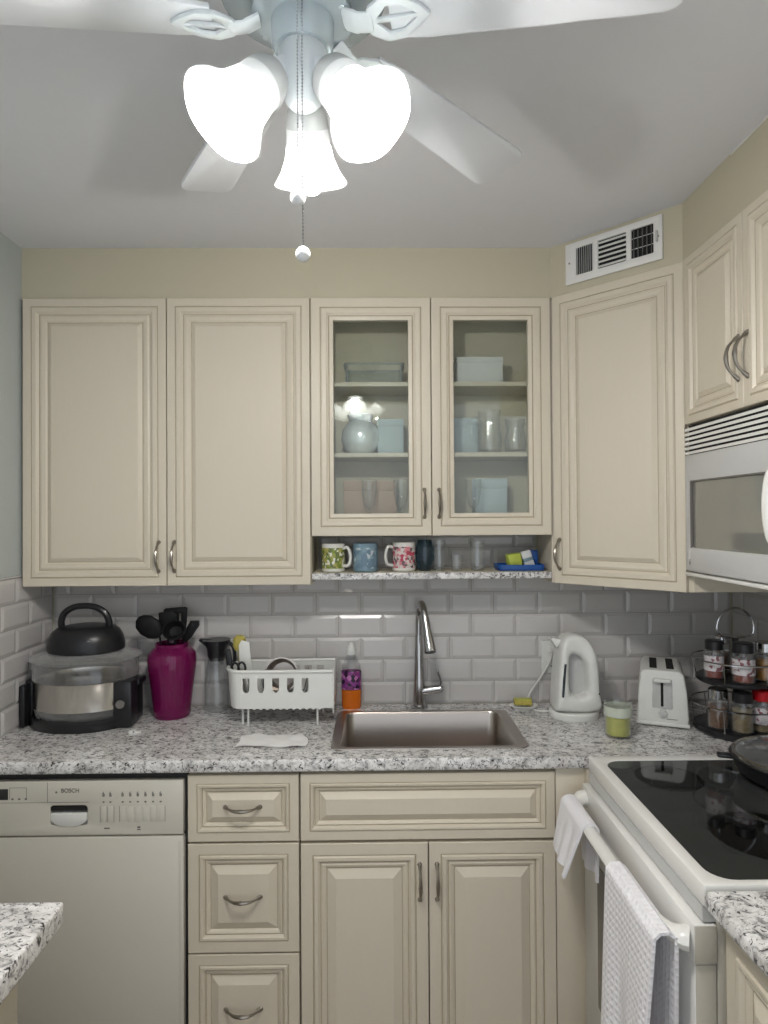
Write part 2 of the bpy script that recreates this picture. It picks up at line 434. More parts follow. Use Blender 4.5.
P_GLASS = [(0, 0), (0, .70), (.05, .75), (1.05, .75), (1.12, .68), (1.22, .68), (1.35, .80), (1.85, .78), (2.05, .62), (2.15, .60), (2.3, .66), (2.75, .6), (2.8, .05), (2.8, 0)]
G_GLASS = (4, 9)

def bow_handle(parent, mx, L=3.6, proj=1.15):
    """arched pull lying along local z, standing off towards -y, middle at the origin"""
    n = 18; pts, rs = [], []
    for k in range(n+1):
        s = k/n*2-1
        y = -proj*(1-abs(s)**2.4)-.02
        pts.append((0, y, s*L/2))
        r = .15+.05*math.cos(s*math.pi)
        if abs(s) > .82: r = .2
        if abs(s) < .07: r = .23
        rs.append(r)
    mb = MB(); mb.mx = mx
    mb.tube(pts, rs, 8)
    for s in (-1, 1): mb.lathe([(0, 0), (.26, 0), (.22, .12), (.13, .2), (0, .2)], 0, 0, 0, 12, mx=T(0, 0, s*L/2) @ RX(90))
    return mb.build('handle', M['nickel'], parent)

def front(name, parent, mx, w, h, prof, gl, handle=None, L=3.6):
    """handle = (u, v, vertical)"""
    mb = MB(); mb.mx = mx; mb.rings(w, h, prof, 'cap', gl)
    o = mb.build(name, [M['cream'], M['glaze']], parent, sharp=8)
    if handle:
        u, v, vert = handle
        bow_handle(o, mx @ T(u, -FT, v) @ (Matrix.Identity(4) if vert else RY(90)), L)
    return o

g = .06
HC, HG = 35.68, 29.68
UF = -7.5                                   # body front of the wall cabinets; doors stand on it
# left pair
t = thing('wall_cabinet', 'tall cream wall cabinet with two solid raised-panel doors beside the left wall', 'cabinet', (.35, -.02, 54))
W1 = 35.6
MB().box(0, W1, UF, -.3, 0, HC, .05).build('body', M['cream'], t)
dw = W1/2
front('door', t, T(g, UF, 0), dw-2*g, HC, P_TALL, G_TALL, (dw-2*g-.95, 3.6, True))
front('door', t, T(dw+g, UF, 0), dw-2*g, HC, P_TALL, G_TALL, (.85, 3.6, True))
# glazed pair
t = thing('glass_cabinet', 'cream wall cabinet with two glazed doors showing glassware, above the open shelf', 'cabinet', (36, -.02, 60))
W2 = 30.
mb = MB()
mb.box(0, .7, UF, -.3, 0, HG).box(W2-.7, W2, UF, -.3, 0, HG).box(.7, W2-.7, UF, -.3, 0, .7).box(.7, W2-.7, UF, -.3, HG-.7, HG).box(.7, W2-.7, -.55, -.3, .7, HG-.7)
mb.mi = 1
for zz in (22.5, 24.2, 25.9): mb.box(W2-.72, W2-.69, -5.2, -4.95, zz, zz+.25)
mb.build('body', [M['cream_in'], M['dark']], t)
for zz in (9.9, 18.85): MB().box(.72, W2-.72, -7.1, -.56, zz, zz+.55, .06).build('shelf', M['cream'], t)
dw = W2/2
for k in (0, 1):
    mx = T(k*dw+g, UF, 0); w = dw-2*g
    mb = MB(); mb.mx = mx; mb.rings(w, HG, P_GLASS, 'loop', G_GLASS)
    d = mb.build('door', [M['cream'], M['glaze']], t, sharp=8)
    mb = MB(); mb.mx = mx; mb.box(2.65, w-2.65, -.32, -.2, 2.65, HG-2.65)
    mb.build('glass_pane', M['pane'], d)
    bow_handle(d, mx @ T(w-.85 if k == 0 else .85, -FT, 4.0), 3.4)
# open shelf under the glazed cabinet
t = thing('open_shelf', 'shallow open shelf with a speckled edge below the glass cabinet, holding mugs', 'shelf', (36.02, -.3, 54.45))
MB().box(0, 29.95, -7.3, 0, .15, .9, .05).build('board', M['cream_in'], t)
MB().box(0, 29.95, -7.7, -7.3, .1, .92, .08).build('edge', M['granite'], t)
# diagonal corner cabinet
t = thing('corner_cabinet', 'tall cream corner cabinet with one diagonal raised-panel door below the air vent', 'cabinet', (66.1, -.02, 54))
mb = MB(); mb.prism([(0, 0-.3), (0, -7.6), (.55, -7.75), (11.75, -18.95), (12.1, -19.3), (RW-66.35, -19.3), (RW-66.35, -.3)], 'z', 0, HC)
mb.build('body', M['cream'], t)
dl = 15.9
front('door', t, T(.0, -8.22, 0) @ RZ(-45) @ T(.1, FT+.06, 0), dl-.2, HC, P_TALL, G_TALL, (.75, 3.6, True), 3.6)
# cabinet above the microwave
t = thing('wall_cabinet', 'short cream two-door wall cabinet mounted above the microwave', 'cabinet', (RW-.02, -19.42, 72.0), -90)
DX = -(RW-78.0)
MB().box(0, 23.9, DX, -.3, 0, 17.7, .05).build('body', M['cream'], t)
front('door', t, T(g, DX, 0), 11.0, 17.7, scaled(P_TALL, .82), G_TALL, (10.3, 4.6, True), 3.9)
front('door', t, T(11.15, DX, 0), 12.7, 17.7, scaled(P_TALL, .82), G_TALL, (.65, 4.6, True), 3.9)

# drawer base
t = thing('drawer_cabinet', 'narrow cream base cabinet of stacked drawers between dishwasher and sink cabinet', 'cabinet', (23.95, -.3, 0))
BF = -18.5
MB().box(0, 11.75, BF, 0, 3.5, CTB-.02, .04).box(.2, 11.55, BF+2.5, 0, 0, 3.5).build('body', M['cream'], t)
for (z0, z1) in ((28.1, 35.1), (16.45, 27.85), (4.6, 16.25)):
    h = z1-z0; w = 11.7
    pr = scaled(P_DRAW, .78 if h < 8 else .95)
    front('drawer', t, T(.03, BF, z0), w, h, pr, G_LOW, (w/2-.05, h/2+.15, False), 3.7)
# sink base
t = thing('sink_cabinet', 'wide cream base cabinet with a false drawer front and two doors under the sink', 'cabinet', (35.85, -.3, 0))
mb = MB(); WS = 27.1
mb.box(.2, WS-.2, BF+2.5, -.2, 0, 3.5).box(0, .7, BF, 0, 3.5, CTB-.02).box(WS-.7, WS, BF, 0, 3.5, CTB-.02).box(.7, WS-.7, BF, 0, 3.5, 4.2).box(.7, WS-.7, -.5, 0, 4.2, CTB-.02).box(.7, WS-.7, BF, BF+.6, 27.4, CTB-.02)
mb.build('body', M['cream'], t)
front('false_front', t, T(.03, BF, 28.1), WS-.06, 7.0, scaled(P_DRAW, .8), G_LOW)
front('door', t, T(.03, BF, 4.2), WS/2-.09, 23.55, scaled(P_LOW, 1.0), G_LOW, (WS/2-.95, 19.4, True), 3.7)
front('door', t, T(WS/2+.06, BF, 4.2), WS/2-.09, 23.55, scaled(P_LOW, 1.0), G_LOW, (.85, 19.4, True), 3.7)
o = MB().box(0, 3.1, -.7, 0, 0, CTB-.02, .04).box(3.1, 3.9, -1.55, 0, 0, CTB-.02).build('filler_panel', M['cream'], None, (63.05, -18.6, 0))
tag(o, 'plain cream filler strip between the sink cabinet and the range', 'panel')
# base cabinet nearer than the range
t = thing('base_cabinet', 'cream base cabinet with raised-panel door on the near side of the range', 'cabinet', (RW-.3, -44.7, 0), -90)
XB = -(RW-.3-68.0)
MB().box(0, 24, XB, 0, 3.5, CTB-.02, .04).box(.3, 23.7, XB+2, 0, 0, 3.5).build('body', M['cream'], t)
front('door', t, T(.1, XB, 4.2), 14.0, 30.6, scaled(P_LOW, .9), G_LOW, (13.0, 26, True), 3.7)

# ------------------------------------------------------------------ worktops and sink
SX0, SX1, SY0, SY1 = 39.6, 60.0, -17.0, -3.9
def worktop(name, label, poly, holes, sel, z0=CTB, z1=CT):
    mb = MB(); mb.prism(poly, 'z', z0, z1, holes, .38, sel, 4)
    return tag(mb.build(name, M['granite']), label, 'worktop')
def efront(y): return lambda e: all(abs(v.co.y-y) < .02 for v in e.verts) and abs(e.verts[0].co.z-e.verts[1].co.z) < .01
worktop('countertop', 'long speckled grey granite worktop holding the sink, along the back wall', [(.02, -.3), (RW-.3, -.3), (RW-.3, CF), (.02, CF)],
        [rrect(SX0, SX1, SY0, SY1, .9)], efront(CF))
worktop('countertop', 'granite worktop piece on the near side of the range, at the right edge', [(66.1, -44.35), (RW-.02, -44.35), (RW-.02, -70), (66.9, -70)],
        [], lambda e: all(v.co.x < 67 for v in e.verts) and abs(e.verts[0].co.z-e.verts[1].co.z) < .01 and abs(e.verts[0].co.y-e.verts[1].co.y) > 1)
# peninsula at the left
t = thing('peninsula', 'white granite peninsula corner at the lower left in front of the dishwasher', 'counter', (.05, -43.5, 0))
mb = MB(); mb.prism([(0, 0), (22.65, 0), (22.65, -40), (0, -40)], 'z', 34.7, 36.25, [], .18, lambda e: any(v.co.x > 22 for v in e.verts) or all(v.co.y > -.1 for v in e.verts), 3)
mb.build('worktop', M['granite'], t)
MB().box(0, 19.6, -39, -.9, 0, 34.68, .05).build('body', M['cream'], t)
MB().box(19.6, 20.1, -12, -1.0, 4, 34.2, .12).build('end_panel', M['cream'], t)

# sink
t = thing('sink', 'rectangular stainless steel sink set into the granite worktop', 'sink', (49.8, -10.4, CT))
mb = MB(); bm = bmesh.new()
def ringv(x0, x1, y0, y1, r, z): return [bm.verts.new((x-49.8, y+10.4, z)) for x, y in rrect(x0, x1, y0, y1, r, 5)]
seq = [ringv(SX0-.75, SX1+.95, SY0-.35, SY1+.55, 1.2, .01), ringv(SX0-.7, SX1+.9, SY0-.3, SY1+.5, 1.15, .12), ringv(SX0+.35, SX1-.35, SY0+.3, SY1-.3, 1.1, .12),
       ringv(SX0+.55, SX1-.55, SY0+.5, SY1-.5, 1.0, -.25), ringv(SX0+.75, SX1-.75, SY0+.75, SY1-.75, 1.3, -6.6), ringv(SX0+1.7, SX1-1.7, SY0+1.7, SY1-1.7, 1.2, -7.4),
       ringv(SX0+1.7, SX1-1.7, SY0+1.7, SY1-1.7, 1.2, -7.5), ringv(SX0+.65, SX1-.65, SY0+.65, SY1-.65, 1.3, -6.7), ringv(SX0+.4, SX1-.4, SY0+.35, SY1-.35, 1.1, -.3), ringv(SX0+.2, SX1-.2, SY0+.2, SY1-.2, 1.1, .01)]
n = len(seq[0])
for a, b in list(zip(seq, seq[1:]))+[(seq[-1], seq[0])]:
    if a is seq[5]: continue
    for k in range(n): bm.faces.new((a[k], a[(k+1) % n], b[(k+1) % n], b[k]))
bm.faces.new(seq[5]); bm.faces.new(seq[6])
mb._add(bm); mb.build('basin', M['steel'], t)
MB().lathe([(0, .1), (.9, .1), (1.1, .16), (1.7, .12), (1.75, 0), (0, 0)], 0, 0, -7.4, 24).build('drain', M['chrome'], t)

# faucet
t = thing('faucet', 'chrome pull-down kitchen faucet with a side lever behind the sink', 'faucet', (49.7, -1.75, CT))
MB().lathe([(0, 0), (1.15, 0), (1.15, .12), (.95, .3), (0, .3)], seg=28).build('base_plate', M['chrome'], t)
MB().lathe([(0, .28), (.88, .28), (.86, 1.2), (.72, 3.6), (.6, 6.5), (.52, 9.4), (.5, 9.7), (0, 9.7)], seg=24).build('body', M['chrome'], t)
pts = smooth([(0, 0, 9.5), (0, -.05, 11), (.02, -.3, 12.6), (.1, -1.0, 13.8), (.25, -2.1, 14.15), (.42, -3.1, 13.6), (.55, -3.7, 12.6)], 6)
MB().tube(pts, .46, 14).build('spout', M['chrome'], t)
hd = MB()
d = Vector((.12, -.42, -1.)).normalized(); q = Vector((0, 0, 1)).rotation_difference(d).to_matrix().to_4x4()
hd.lathe([(0, 0), (.47, 0), (.50, .6), (.52, 1.6), (.72, 3.3), (.80, 4.2), (.78, 4.6), (0, 4.6)], seg=20, mx=T(.55, -3.7, 12.7) @ q)
sp = hd.build('spray_head', M['chrome'], t)
MB().lathe([(0, 0), (.62, 0), (.66, .1), (0, .12)], seg=18, mx=T(.55, -3.7, 12.7) @ q @ T(0, 0, 4.58)).build('nozzle', M['black_plastic'], sp)
lv = MB(); lv.tube([(.4, -.1, 2.2), (1.5, -.25, 2.4), (2.9, -.35, 2.6), (3.2, -.36, 2.65)], [.62, .58, .55, .3], 14)
lv.tube(smooth([(2.85, -.35, 2.8), (2.9, -.4, 3.5), (2.65, -.5, 4.4), (2.35, -.6, 5.2)], 5), [.22]*15+[.16], 10, flat=.7)
lv.build('lever', M['chrome'], t)

# ------------------------------------------------------------------ dishwasher
t = thing('dishwasher', 'bisque built-in dishwasher with push-button control panel under the left worktop', 'dishwasher', (.1, -.4, 0))
MB().box(.3, 23.2, -16, -.3, 0, 3.2).box(0, 23.55, -18.3, 0, 3.2, CTB-.05).build('body', M['dwdark'], t)
PY = -19.15                                # front face
def recess_panel():
    mb = MB(); mb.prism([(0, 28.95), (23.4, 28.95), (23.4, 34.62), (0, 34.62)], 'y', -18.32, PY, [rrect(9.45, 13.35, 30.0, 32.1, .35)], .07)
    return mb
cp = recess_panel().build('control_panel', M['dw'], t)
MB().box(0, 23.4, -18.32, PY, 4, 28.75, .12).box(22.9, 23.42, -18.32, PY-.02, 4.5, 28.3, .05).build('door_panel', M['dw'], t)
MB().box(9.3, 13.5, -18.6, -18.33, 29.9, 32.3).build('recess_back', M['grey_plastic'], cp)
mb = MB(); mb.prism([(9.5, 31.3)]+[(11.4+1.95*math.cos(R(q)), 30.75-.9*math.sin(R(q))*1.0) for q in range(170, 9, -16)]+[(13.3, 31.3)], 'y', -18.55, PY-.1, [], .12); mb.build('handle', M['white_plastic'], cp)
MB().box(9.5, 13.3, -18.5, PY+.02, 31.55, 31.95).build('recess_slot', M['dark'], cp)
for k in range(8):
    x = (14.75+k*.72) if k < 2 else (16.75+(k-2)*.80)
    MB().box(x, x+.62, -18.9, PY-.05, 30.35, 31.95, .05).build('button', M['dw'], cp)
mb = MB()
for k in range(8):
    x = (15.05+k*.72) if k < 2 else (17.05+(k-2)*.80)
    mb.box(x-.1, x+.1, PY-.01, PY-.03, 32.35, 32.5); mb.box(x-.12, x+.12, PY-.01, PY-.03, 33.0, 33.06); mb.box(x-.12, x-.06, PY-.01, PY-.03, 33.06, 33.4); mb.box(x+.06, x+.12, PY-.01, PY-.03, 33.06, 33.3); mb.box(x-.03, x+.03, PY-.01, PY-.03, 33.06, 33.5)
for k in range(9):
    x = 14.68+.72*k if k < 3 else 16.7+(k-3)*.96
    mb.box(x, x+.035, PY-.01, PY-.025, 30.3, 32.0)
mb.box(15.1, 15.7, PY-.01, PY-.03, 29.6, 29.75); mb.box(18.55, 18.95, PY-.01, PY-.03, 29.45, 29.55); mb.box(18.6, 18.9, PY-.01, PY-.03, 29.65, 29.85)
mb.box(9.15, 9.2, PY-.005, PY-.02, 32.45, 34.55); mb.box(0, 13.5, PY-.005, PY-.02, 32.42, 32.46)
mb.box(10.0, 10.2, PY-.01, PY-.03, 33.4, 33.6)
mb.build('printed_symbols', M['grey_print'], cp)
mb = MB(); mb.box(2.7, 5.05, PY-.04, PY+.1, 32.75, 33.9, .05); mb.build('display', M['dwdark'], cp)
mb = MB()
for k in range(3): mb.box(5.4+k*.7, 5.62+k*.7, PY-.01, PY-.03, 32.75, 32.92)
for x in (5.2, 6.95): mb.box(x, x+.04, PY-.01, PY-.025, 32.8, 34.0)
mb.box(5.2, 6.99, PY-.01, PY-.025, 34.0, 34.04)
mb.build('indicator_lights', M['grey_print'], cp)
def text_mesh(name, body, size, mat, parent, mx, ext=.01):
    cu = bpy.data.curves.new(name, 'FONT'); cu.body = body; cu.size = size; cu.extrude = ext; cu.align_x = 'CENTER'; cu.align_y = 'CENTER'; cu.offset = size*.02
    tmp = bpy.data.objects.new(name, cu); COL.objects.link(tmp)
    dg = bpy.context.evaluated_depsgraph_get(); me = bpy.data.meshes.new_from_object(tmp.evaluated_get(dg))
    bpy.data.objects.remove(tmp); bpy.data.curves.remove(cu)
    me.transform(Matrix.Diagonal((I, I, I, 1)) @ mx); me.materials.clear(); me.materials.append(mat)
    o = bpy.data.objects.new(name, me); COL.objects.link(o); o.parent = parent
    return o
text_mesh('logo', 'BOSCH', .62, M['grey_print'], cp, T(11.55, PY-.02, 33.65) @ RX(90) @ Matrix.Diagonal((.95, 1, 1, 1)))

# ------------------------------------------------------------------ range
t = thing('range', 'white slide-in electric range with black ceramic glass cooktop and towels on its oven handle', 'stove', (66.3, -20.3, 0))
# local: x to the right wall, y toward the camera is negative
RD = 23.7
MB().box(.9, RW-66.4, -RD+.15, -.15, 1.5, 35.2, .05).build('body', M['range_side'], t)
mb = MB(); mb.prism(rrect(-.1, RW-66.35, -RD, 0, .3), 'z', 35.5, CT+.22, [rrect(1.05, RW-67.6, -RD+.75, -1.35, 1.6, 6)], .16, lambda e: abs(e.verts[0].co.z-e.verts[1].co.z) < .01, 2)
mb.build('cooktop_rim', M['white_enamel'], t)
ck = MB().prism(rrect(1.0, RW-67.55, -RD+.7, -1.3, 1.6, 6), 'z', 35.6, CT+.14).build('cooktop_glass', M['black_glass'], t)
for (bx, by, br) in ((5.9, -5.6, 3.1), (8.4, -16.9, 4.1), (17.8, -5.6, 4.1), (19.0, -16.9, 3.1)):
    mb = MB(); mb.lathe([(br-.18, 0), (br, 0), (br, .018), (br-.18, .018), (br-.18, 0)], bx, by, CT+.138, 40)
    mb.lathe([(0, 0), (br-.2, 0), (br-.2, .008), (0, .008)], bx, by, CT+.138, 40); mb.build('burner', M['burner'], t)
od = MB()
od.box(-.75, .85, -RD+.1, -.1, 31.6, 34.25, .12)
od.box(-.62, .85, -RD+.25, -.25, 6, 31.55, .1)
dr = od.build('oven_door', M['white_enamel'], t)
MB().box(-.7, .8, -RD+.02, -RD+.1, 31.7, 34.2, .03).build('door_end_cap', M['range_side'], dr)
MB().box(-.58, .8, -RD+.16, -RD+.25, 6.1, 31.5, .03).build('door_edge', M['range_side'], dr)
MB().box(-.68, -.6, -19.5, -4.2, 14, 28, .03).build('oven_window', M['black_glass'], dr)
MB().box(-.55, .85, -RD+.2, -.2, 1.6, 5.8, .1).build('storage_drawer', M['white_enamel'], t)
MB().box(-.05, .9, -RD+.25, -.25, 34.4, 35.45).build('rim_gap', M['grey_plastic'], t)
hp = smooth([(-.7, -.9, 33.0), (-1.5, -1.5, 33.0), (-2.3, -3.2, 33.0), (-2.55, -7, 33.0), (-2.6, -11.8, 33.0), (-2.55, -16.8, 33.0), (-2.3, -20.5, 33.0), (-1.5, -22.4, 33.0), (-.7, -23.0, 33.0)], 6)
MB().tube(hp, [1.0]*4+[.95, .85, .75, .68]+[.62]*(len(hp)-16)+[.68, .75, .85, .95]+[1.0]*4, 12, flat=.8).build('door_handle', M['white_enamel'], dr)

# ------------------------------------------------------------------ microwave
t = thing('microwave', 'white over-the-range microwave with grey window and slatted top vent', 'microwave', (RW-.3, -19.42, 55.9), -90)
MD = -(RW-.3-77.75)                         # body front, local y
MB().box(.05, 23.9, MD, 0, .35, 15.98, .08).build('body', M['white_enamel'], t)
FY = MD-.5
mb = MB(); mb.prism([(.05, .5), (18.2, .5), (18.2, 12.75), (.05, 12.75)], 'y', MD-.01, FY, [rrect(1.1, 17.3, 2.95, 10.0, .25)], .08)
md = mb.build('door', M['grey_plastic'], t)
MB().box(1.0, 17.4, MD-.25, MD-.05, 2.85, 10.1).build('window', M['mw_glass'], md)
mb = MB()
for a in ((1.05, 1.2, 2.9, 10.05), (1.05, 17.35, 9.9, 10.05)): mb.box(a[0], a[1], FY-.01, MD-.3, a[2], a[3])
mb.build('window_seal', M['grey_print'], md)
MB().tube(smooth([(16.5, FY, 3.6), (16.5, FY-1.0, 4.4), (16.5, FY-1.35, 7.0), (16.5, FY-1.0, 9.7), (16.5, FY, 10.5)], 6), .42, 10).build('handle', M['white_enamel'], md)
mb = MB(); mb.box(.85, .95, FY-.02, FY, 1.55, 1.75); mb.box(.8, 1.0, FY-.02, FY, 1.2, 1.5); mb.build('logo', M['grey_print'], md)
MB().box(14.5, 16.5, FY-.02, FY, 1.45, 1.62).build('model_mark', M['grey_print'], md)
MB().box(18.3, 23.85, MD-.01, FY, .5, 12.75, .08).build('control_panel', M['grey_plastic'], t)
MB().box(.05, 23.9, MD-.01, MD-.03, 12.85, 15.95).build('vent_back', M['dark'], t)
for k in range(6):
    z = 12.85+k*.5
    mb = MB(); mb.prism([(MD-.02, z+.1), (FY+.05, z-.02), (FY, z+.10), (FY+.02, z+.27), (MD-.02, z+.36)], 'x', .05, 23.9)
    mb.build('vent_slat', M['white_enamel'], t)
MB().box(.05, 23.9, FY-.18, -.5, 0, .34, .08).build('bottom_lip', M['white_enamel'], t)

# ------------------------------------------------------------------ air vent on the diagonal soffit
t = thing('air_vent', 'white rectangular air register on the soffit above the corner cabinet', 'vent', (66.95, -8.45, 90.65), -45)
mb = MB(); V0, V1, VH = 1.2, 12.9, 5.0
mb.prism([(V0, 0), (V1, 0), (V1, VH), (V0, VH)], 'y', -.03, -.38, [rrect(V0+1.4, V0+3.55, .95, 4.25, .1, 2), rrect(V0+4.2, V0+7.6, .95, 4.25, .1, 2), rrect(V0+8.2, V0+10.7, .95, 4.25, .1, 2)], .1)
mb.build('frame', M['white_enamel'], t)
MB().box(V0+1.2, V0+10.9, -.06, -.04, .8, 4.4).build('duct_back', M['dark'], t)
for k in range(8):
    MB().box(-.02, .02, -.15, .15, .95, 4.25, mx=T(V0+1.55+k*.27, -.2, 0) @ RZ(38)).build('fin', M['grey_plastic'], t)
for k in range(6):
    MB().box(V0+4.2, V0+7.6, -.13, .13, -.02, .02, mx=T(0, -.2, 1.2+k*.56) @ RX(-30)).build('louver', M['white_enamel'], t)
for k in range(5):
    MB().box(-.03, .03, -.12, .12, .95, 4.25, mx=T(V0+8.45+k*.5, -.2, 0) @ RZ(8)).build('fin', M['grey_print'], t)
for k in range(2): MB().box(V0+8.2, V0+10.7, -.2, -.14, 2.0+k*1.2, 2.06+k*1.2).build('louver', M['white_enamel'], t)
MB().box(V0+11.05, V0+11.25, -.75, -.3, 2.0, 3.2, .05).build('lever', M['grey_plastic'], t)
for x in (V0+.55, V1-.45): MB().lathe([(0, 0), (.14, 0), (.1, .08), (0, .1)], mx=T(x, -.36, 2.6) @ RX(90), seg=10).build('screw', M['nickel'], t)

# ------------------------------------------------------------------ ceiling fan
FX, FYY, BZ = 40.15, -52.1, 89.4
t = thing('ceiling_fan', 'white ceiling fan with five blades and three lit glass shades', 'ceiling fan', (FX, FYY, CEIL))
zz = BZ-CEIL
mb = MB(); mb.lathe([(0, 0), (3.4, 0), (3.5, -.3), (3.3, -1.2), (2.2, -1.6), (2.0, -1.9), (3.4, -2.2), (4.7, -2.8), (5.0, -3.9), (4.6, -4.9), (3.9, -5.3), (3.6, -5.45), (3.2, -5.6), (0, -5.6)], seg=40)
mb.build('motor_housing', M['fan_metal'], t)
mb = MB(); mb.lathe([(2.5, -5.5), (2.75, -5.7), (2.8, -6.2), (2.5, -6.4), (1.75, -6.45), (1.7, -7.7), (1.55, -8.0), (0, -8.0)], seg=36)
mb.lathe([(0, -5.5), (2.5, -5.5)], seg=36)
for k in range(10):
    a = R(36*k+10); mb.lathe([(0, -.08), (.18, -.06), (.18, .06), (0, .08)], seg=8, mx=T(2.5*math.cos(a), 2.5*math.sin(a), -6.35))
sh = mb.build('switch_housing', M['fan_metal'], t)
mb = MB(); mb.lathe([(0, -7.95), (1.3, -7.95), (1.4, -8.2), (1.4, -9.6), (1.2, -10.2), (1.0, -10.8), (.7, -11.1), (0, -11.2)], seg=30)
LK = mb.build('light_kit', M['fan_white'], t)
def blade_outline():
    pts = [(4.9, -1.3), (7, -1.62), (19.3, -2.15)] + arc(19.5, -1.3, .8, -70, 0, 4) + arc(19.5, 1.3, .8, 0, 70, 4) + [(19.3, 2.15), (7, 1.62), (4.9, 1.3)]
    return pts
for k, a in enumerate((-11.5, 46, 120, 186, 266)):
    mx = T(0, 0, zz) @ RZ(a) @ RX(-11)
    mb = MB(); mb.mx = mx; mb.prism(blade_outline(), 'z', 0, .28, [], .06); b = mb.build('blade', M['blade'], t)
    mb = MB(); mb.mx = mx
    mb.tube(smooth([(2.4, 0, .3), (3.2, 0, -.1), (4.0, .0, -.2)], 5), [.7]*5+[.62]*5+[.5], 10, flat=.3)
    # open leaf-shaped casting under the root of the blade
    outer = [(5.0, 0), (5.6, -.9), (6.8, -1.45), (8.2, -1.3), (9.5, -.6), (10.2, 0), (9.5, .6), (8.2, 1.3), (6.8, 1.45), (5.6, .9)]
    lf = lambda q: [(3.4+(x-5)*.72, y*.9) for x, y in q]
    mb.prism(lf(outer), 'z', -.26, -.02, [lf([(6.1, .12), (7.0, .85), (8.1, .8), (9.0, .25), (9.2, .12)]), lf([(6.1, -.12), (9.2, -.12), (9.0, -.25), (8.1, -.8), (7.0, -.85)])], .06)
    mb.build('blade_iron', M['fan_white'], b)
for a in (90, 216, 324):
    tilt = 40
    ax = RZ(a) @ T(1.3 if a != 90 else 1.0, 0, -9.35) @ RY(90+90-tilt) @ Matrix.Diagonal((*[.92 if a != 90 else .86]*3, 1))       # local +z points outward and down
    mb = MB(); mb.mx = ax
    mb.lathe([(0, -.2), (.55, -.2), (.6, .6), (.95, .8), (1.05, 1.5), (0, 1.5)], seg=22)
    hl = mb.build('lamp_holder', M['fan_white'], t)
    mb = MB(); mb.mx = ax
    wob = lambda an, z: .014*math.cos(6*an)*max(0, (z-4.2)/1.6)
    mb.lathe([(1.12, 1.0), (1.3, 1.3), (1.4, 1.8), (1.44, 2.3), (1.47, 2.8), (1.52, 3.3), (1.72, 4.2), (2.15, 5.1), (2.62, 5.75), (2.55, 5.8), (2.05, 5.15), (1.62, 4.25), (1.42, 3.3), (1.37, 2.8), (1.34, 2.3), (1.3, 1.8), (1.2, 1.4), (1.02, 1.08), (1.12, 1.0)], seg=48, wob=wob)
    o = mb.build('lamp_shade', [M['shade'], M['shade_mid'], M['shade_neck']], hl)
    inv = ax.inverted()
    for p in o.data.polygons:
        h = (inv @ (Vector(p.center)/I)).z
        p.material_index = 2 if h < 2.3 else (1 if h < 3.3 else 0)  # darker bands paint the glow fading towards the holder
    mb = MB(); mb.mx = ax
    mb.lathe([(0, 1.5), (.5, 1.5), (.52, 2.3), (.8, 3.2), (1.1, 4.1), (1.2, 4.9), (1.12, 5.6), (.8, 6.2), (.35, 6.5), (0, 6.55)], seg=24)
    mb.build('bulb', M['bulb'], hl)
def chain(x, y, z0, z1, zb, rb):
    mb = MB(); n = int((z0-z1)/.19)
    mb.tube([(x, y, z0), (x, y, z1)], .03, 6)
    for k in range(n): mb.lathe([(0, -.075), (.05, -.03), (.05, .03), (0, .075)], x, y, z1+k*.19, 6)
    c = mb.build('pull_chain', M['chrome'], t)
    mb = MB(); mb.lathe([(0, rb)]+[(rb*math.sin(R(q)), rb*math.cos(R(q))) for q in range(20, 180, 20)]+[(0, -rb)], x, y, zb, 14)
    mb.build('crystal_ball', M['crystal'], c)
chain(-.05, -2.15, -6.3, 78.9-CEIL+.3, 78.9-CEIL, .42)
chain(.18, -2.0, -6.3, 76.0-CEIL+.3, 76.0-CEIL, .40)

# ------------------------------------------------------------------ worktop things, left to right
Z = CT+.005
t = thing('convection_oven', 'round countertop halogen oven with steel bowl, glass lid and black handle', 'countertop oven', (7.3, -6.1, Z))
t.scale = (1, 1, .935)
E_ = .82
mb = MB(); mb.lathe([(0, .5), (5.2, .5), (5.9, 1.2), (6.15, 2.3), (6.2, 2.6), (6.05, 2.6), (5.7, 1.6), (5.0, .9), (0, .9)], sy=E_, seg=44); mb.build('glass_bowl', M['glass_lid'], t)
mb = MB(); mb.lathe([(6.1, 2.5), (6.22, 2.55), (6.22, 6.0), (6.3, 6.1), (6.1, 6.15), (6.05, 6.0), (6.05, 2.6), (6.1, 2.5)], sy=E_, seg=44); mb.build('extension_ring', M['bright_steel'], t)
mb = MB(); mb.lathe([(6.2, 6.1), (6.35, 6.2), (6.3, 8.4), (6.5, 8.6), (6.3, 8.75), (6.15, 8.5), (6.15, 6.2), (6.2, 6.1)], sy=E_, seg=44); mb.build('upper_bowl', M['glass_lid'], t)
mb = MB(); mb.lathe([(6.6, 8.6), (6.75, 8.75), (6.6, 8.95), (5.2, 9.5), (3.6, 9.75), (3.6, 9.6), (5.2, 9.3), (6.4, 8.8), (6.6, 8.6)], sy=E_, seg=44); mb.build('glass_lid', M['glass_lid'], t)
mb = MB(); mb.lathe([(0, 9.5), (4.3, 9.5), (4.6, 9.7), (4.65, 10.4), (4.45, 11.4), (4.05, 12.2), (3.4, 12.75), (2.4, 12.95), (0, 13.0)], sx=1, sy=.86, seg=40); hd = mb.build('heater_head', M['black_plastic'], t)
mb = MB()
for k in range(9):
    a = R(200+k*17); mb.box(-.25, .25, -.12, .12, 0, .5, .05, mx=T(4.05*math.cos(a), 4.05*.86*math.sin(a), 11.0) @ RZ(math.degrees(a)+90) @ RX(-25))
mb.build('vent_fins', M['black_plastic'], hd)
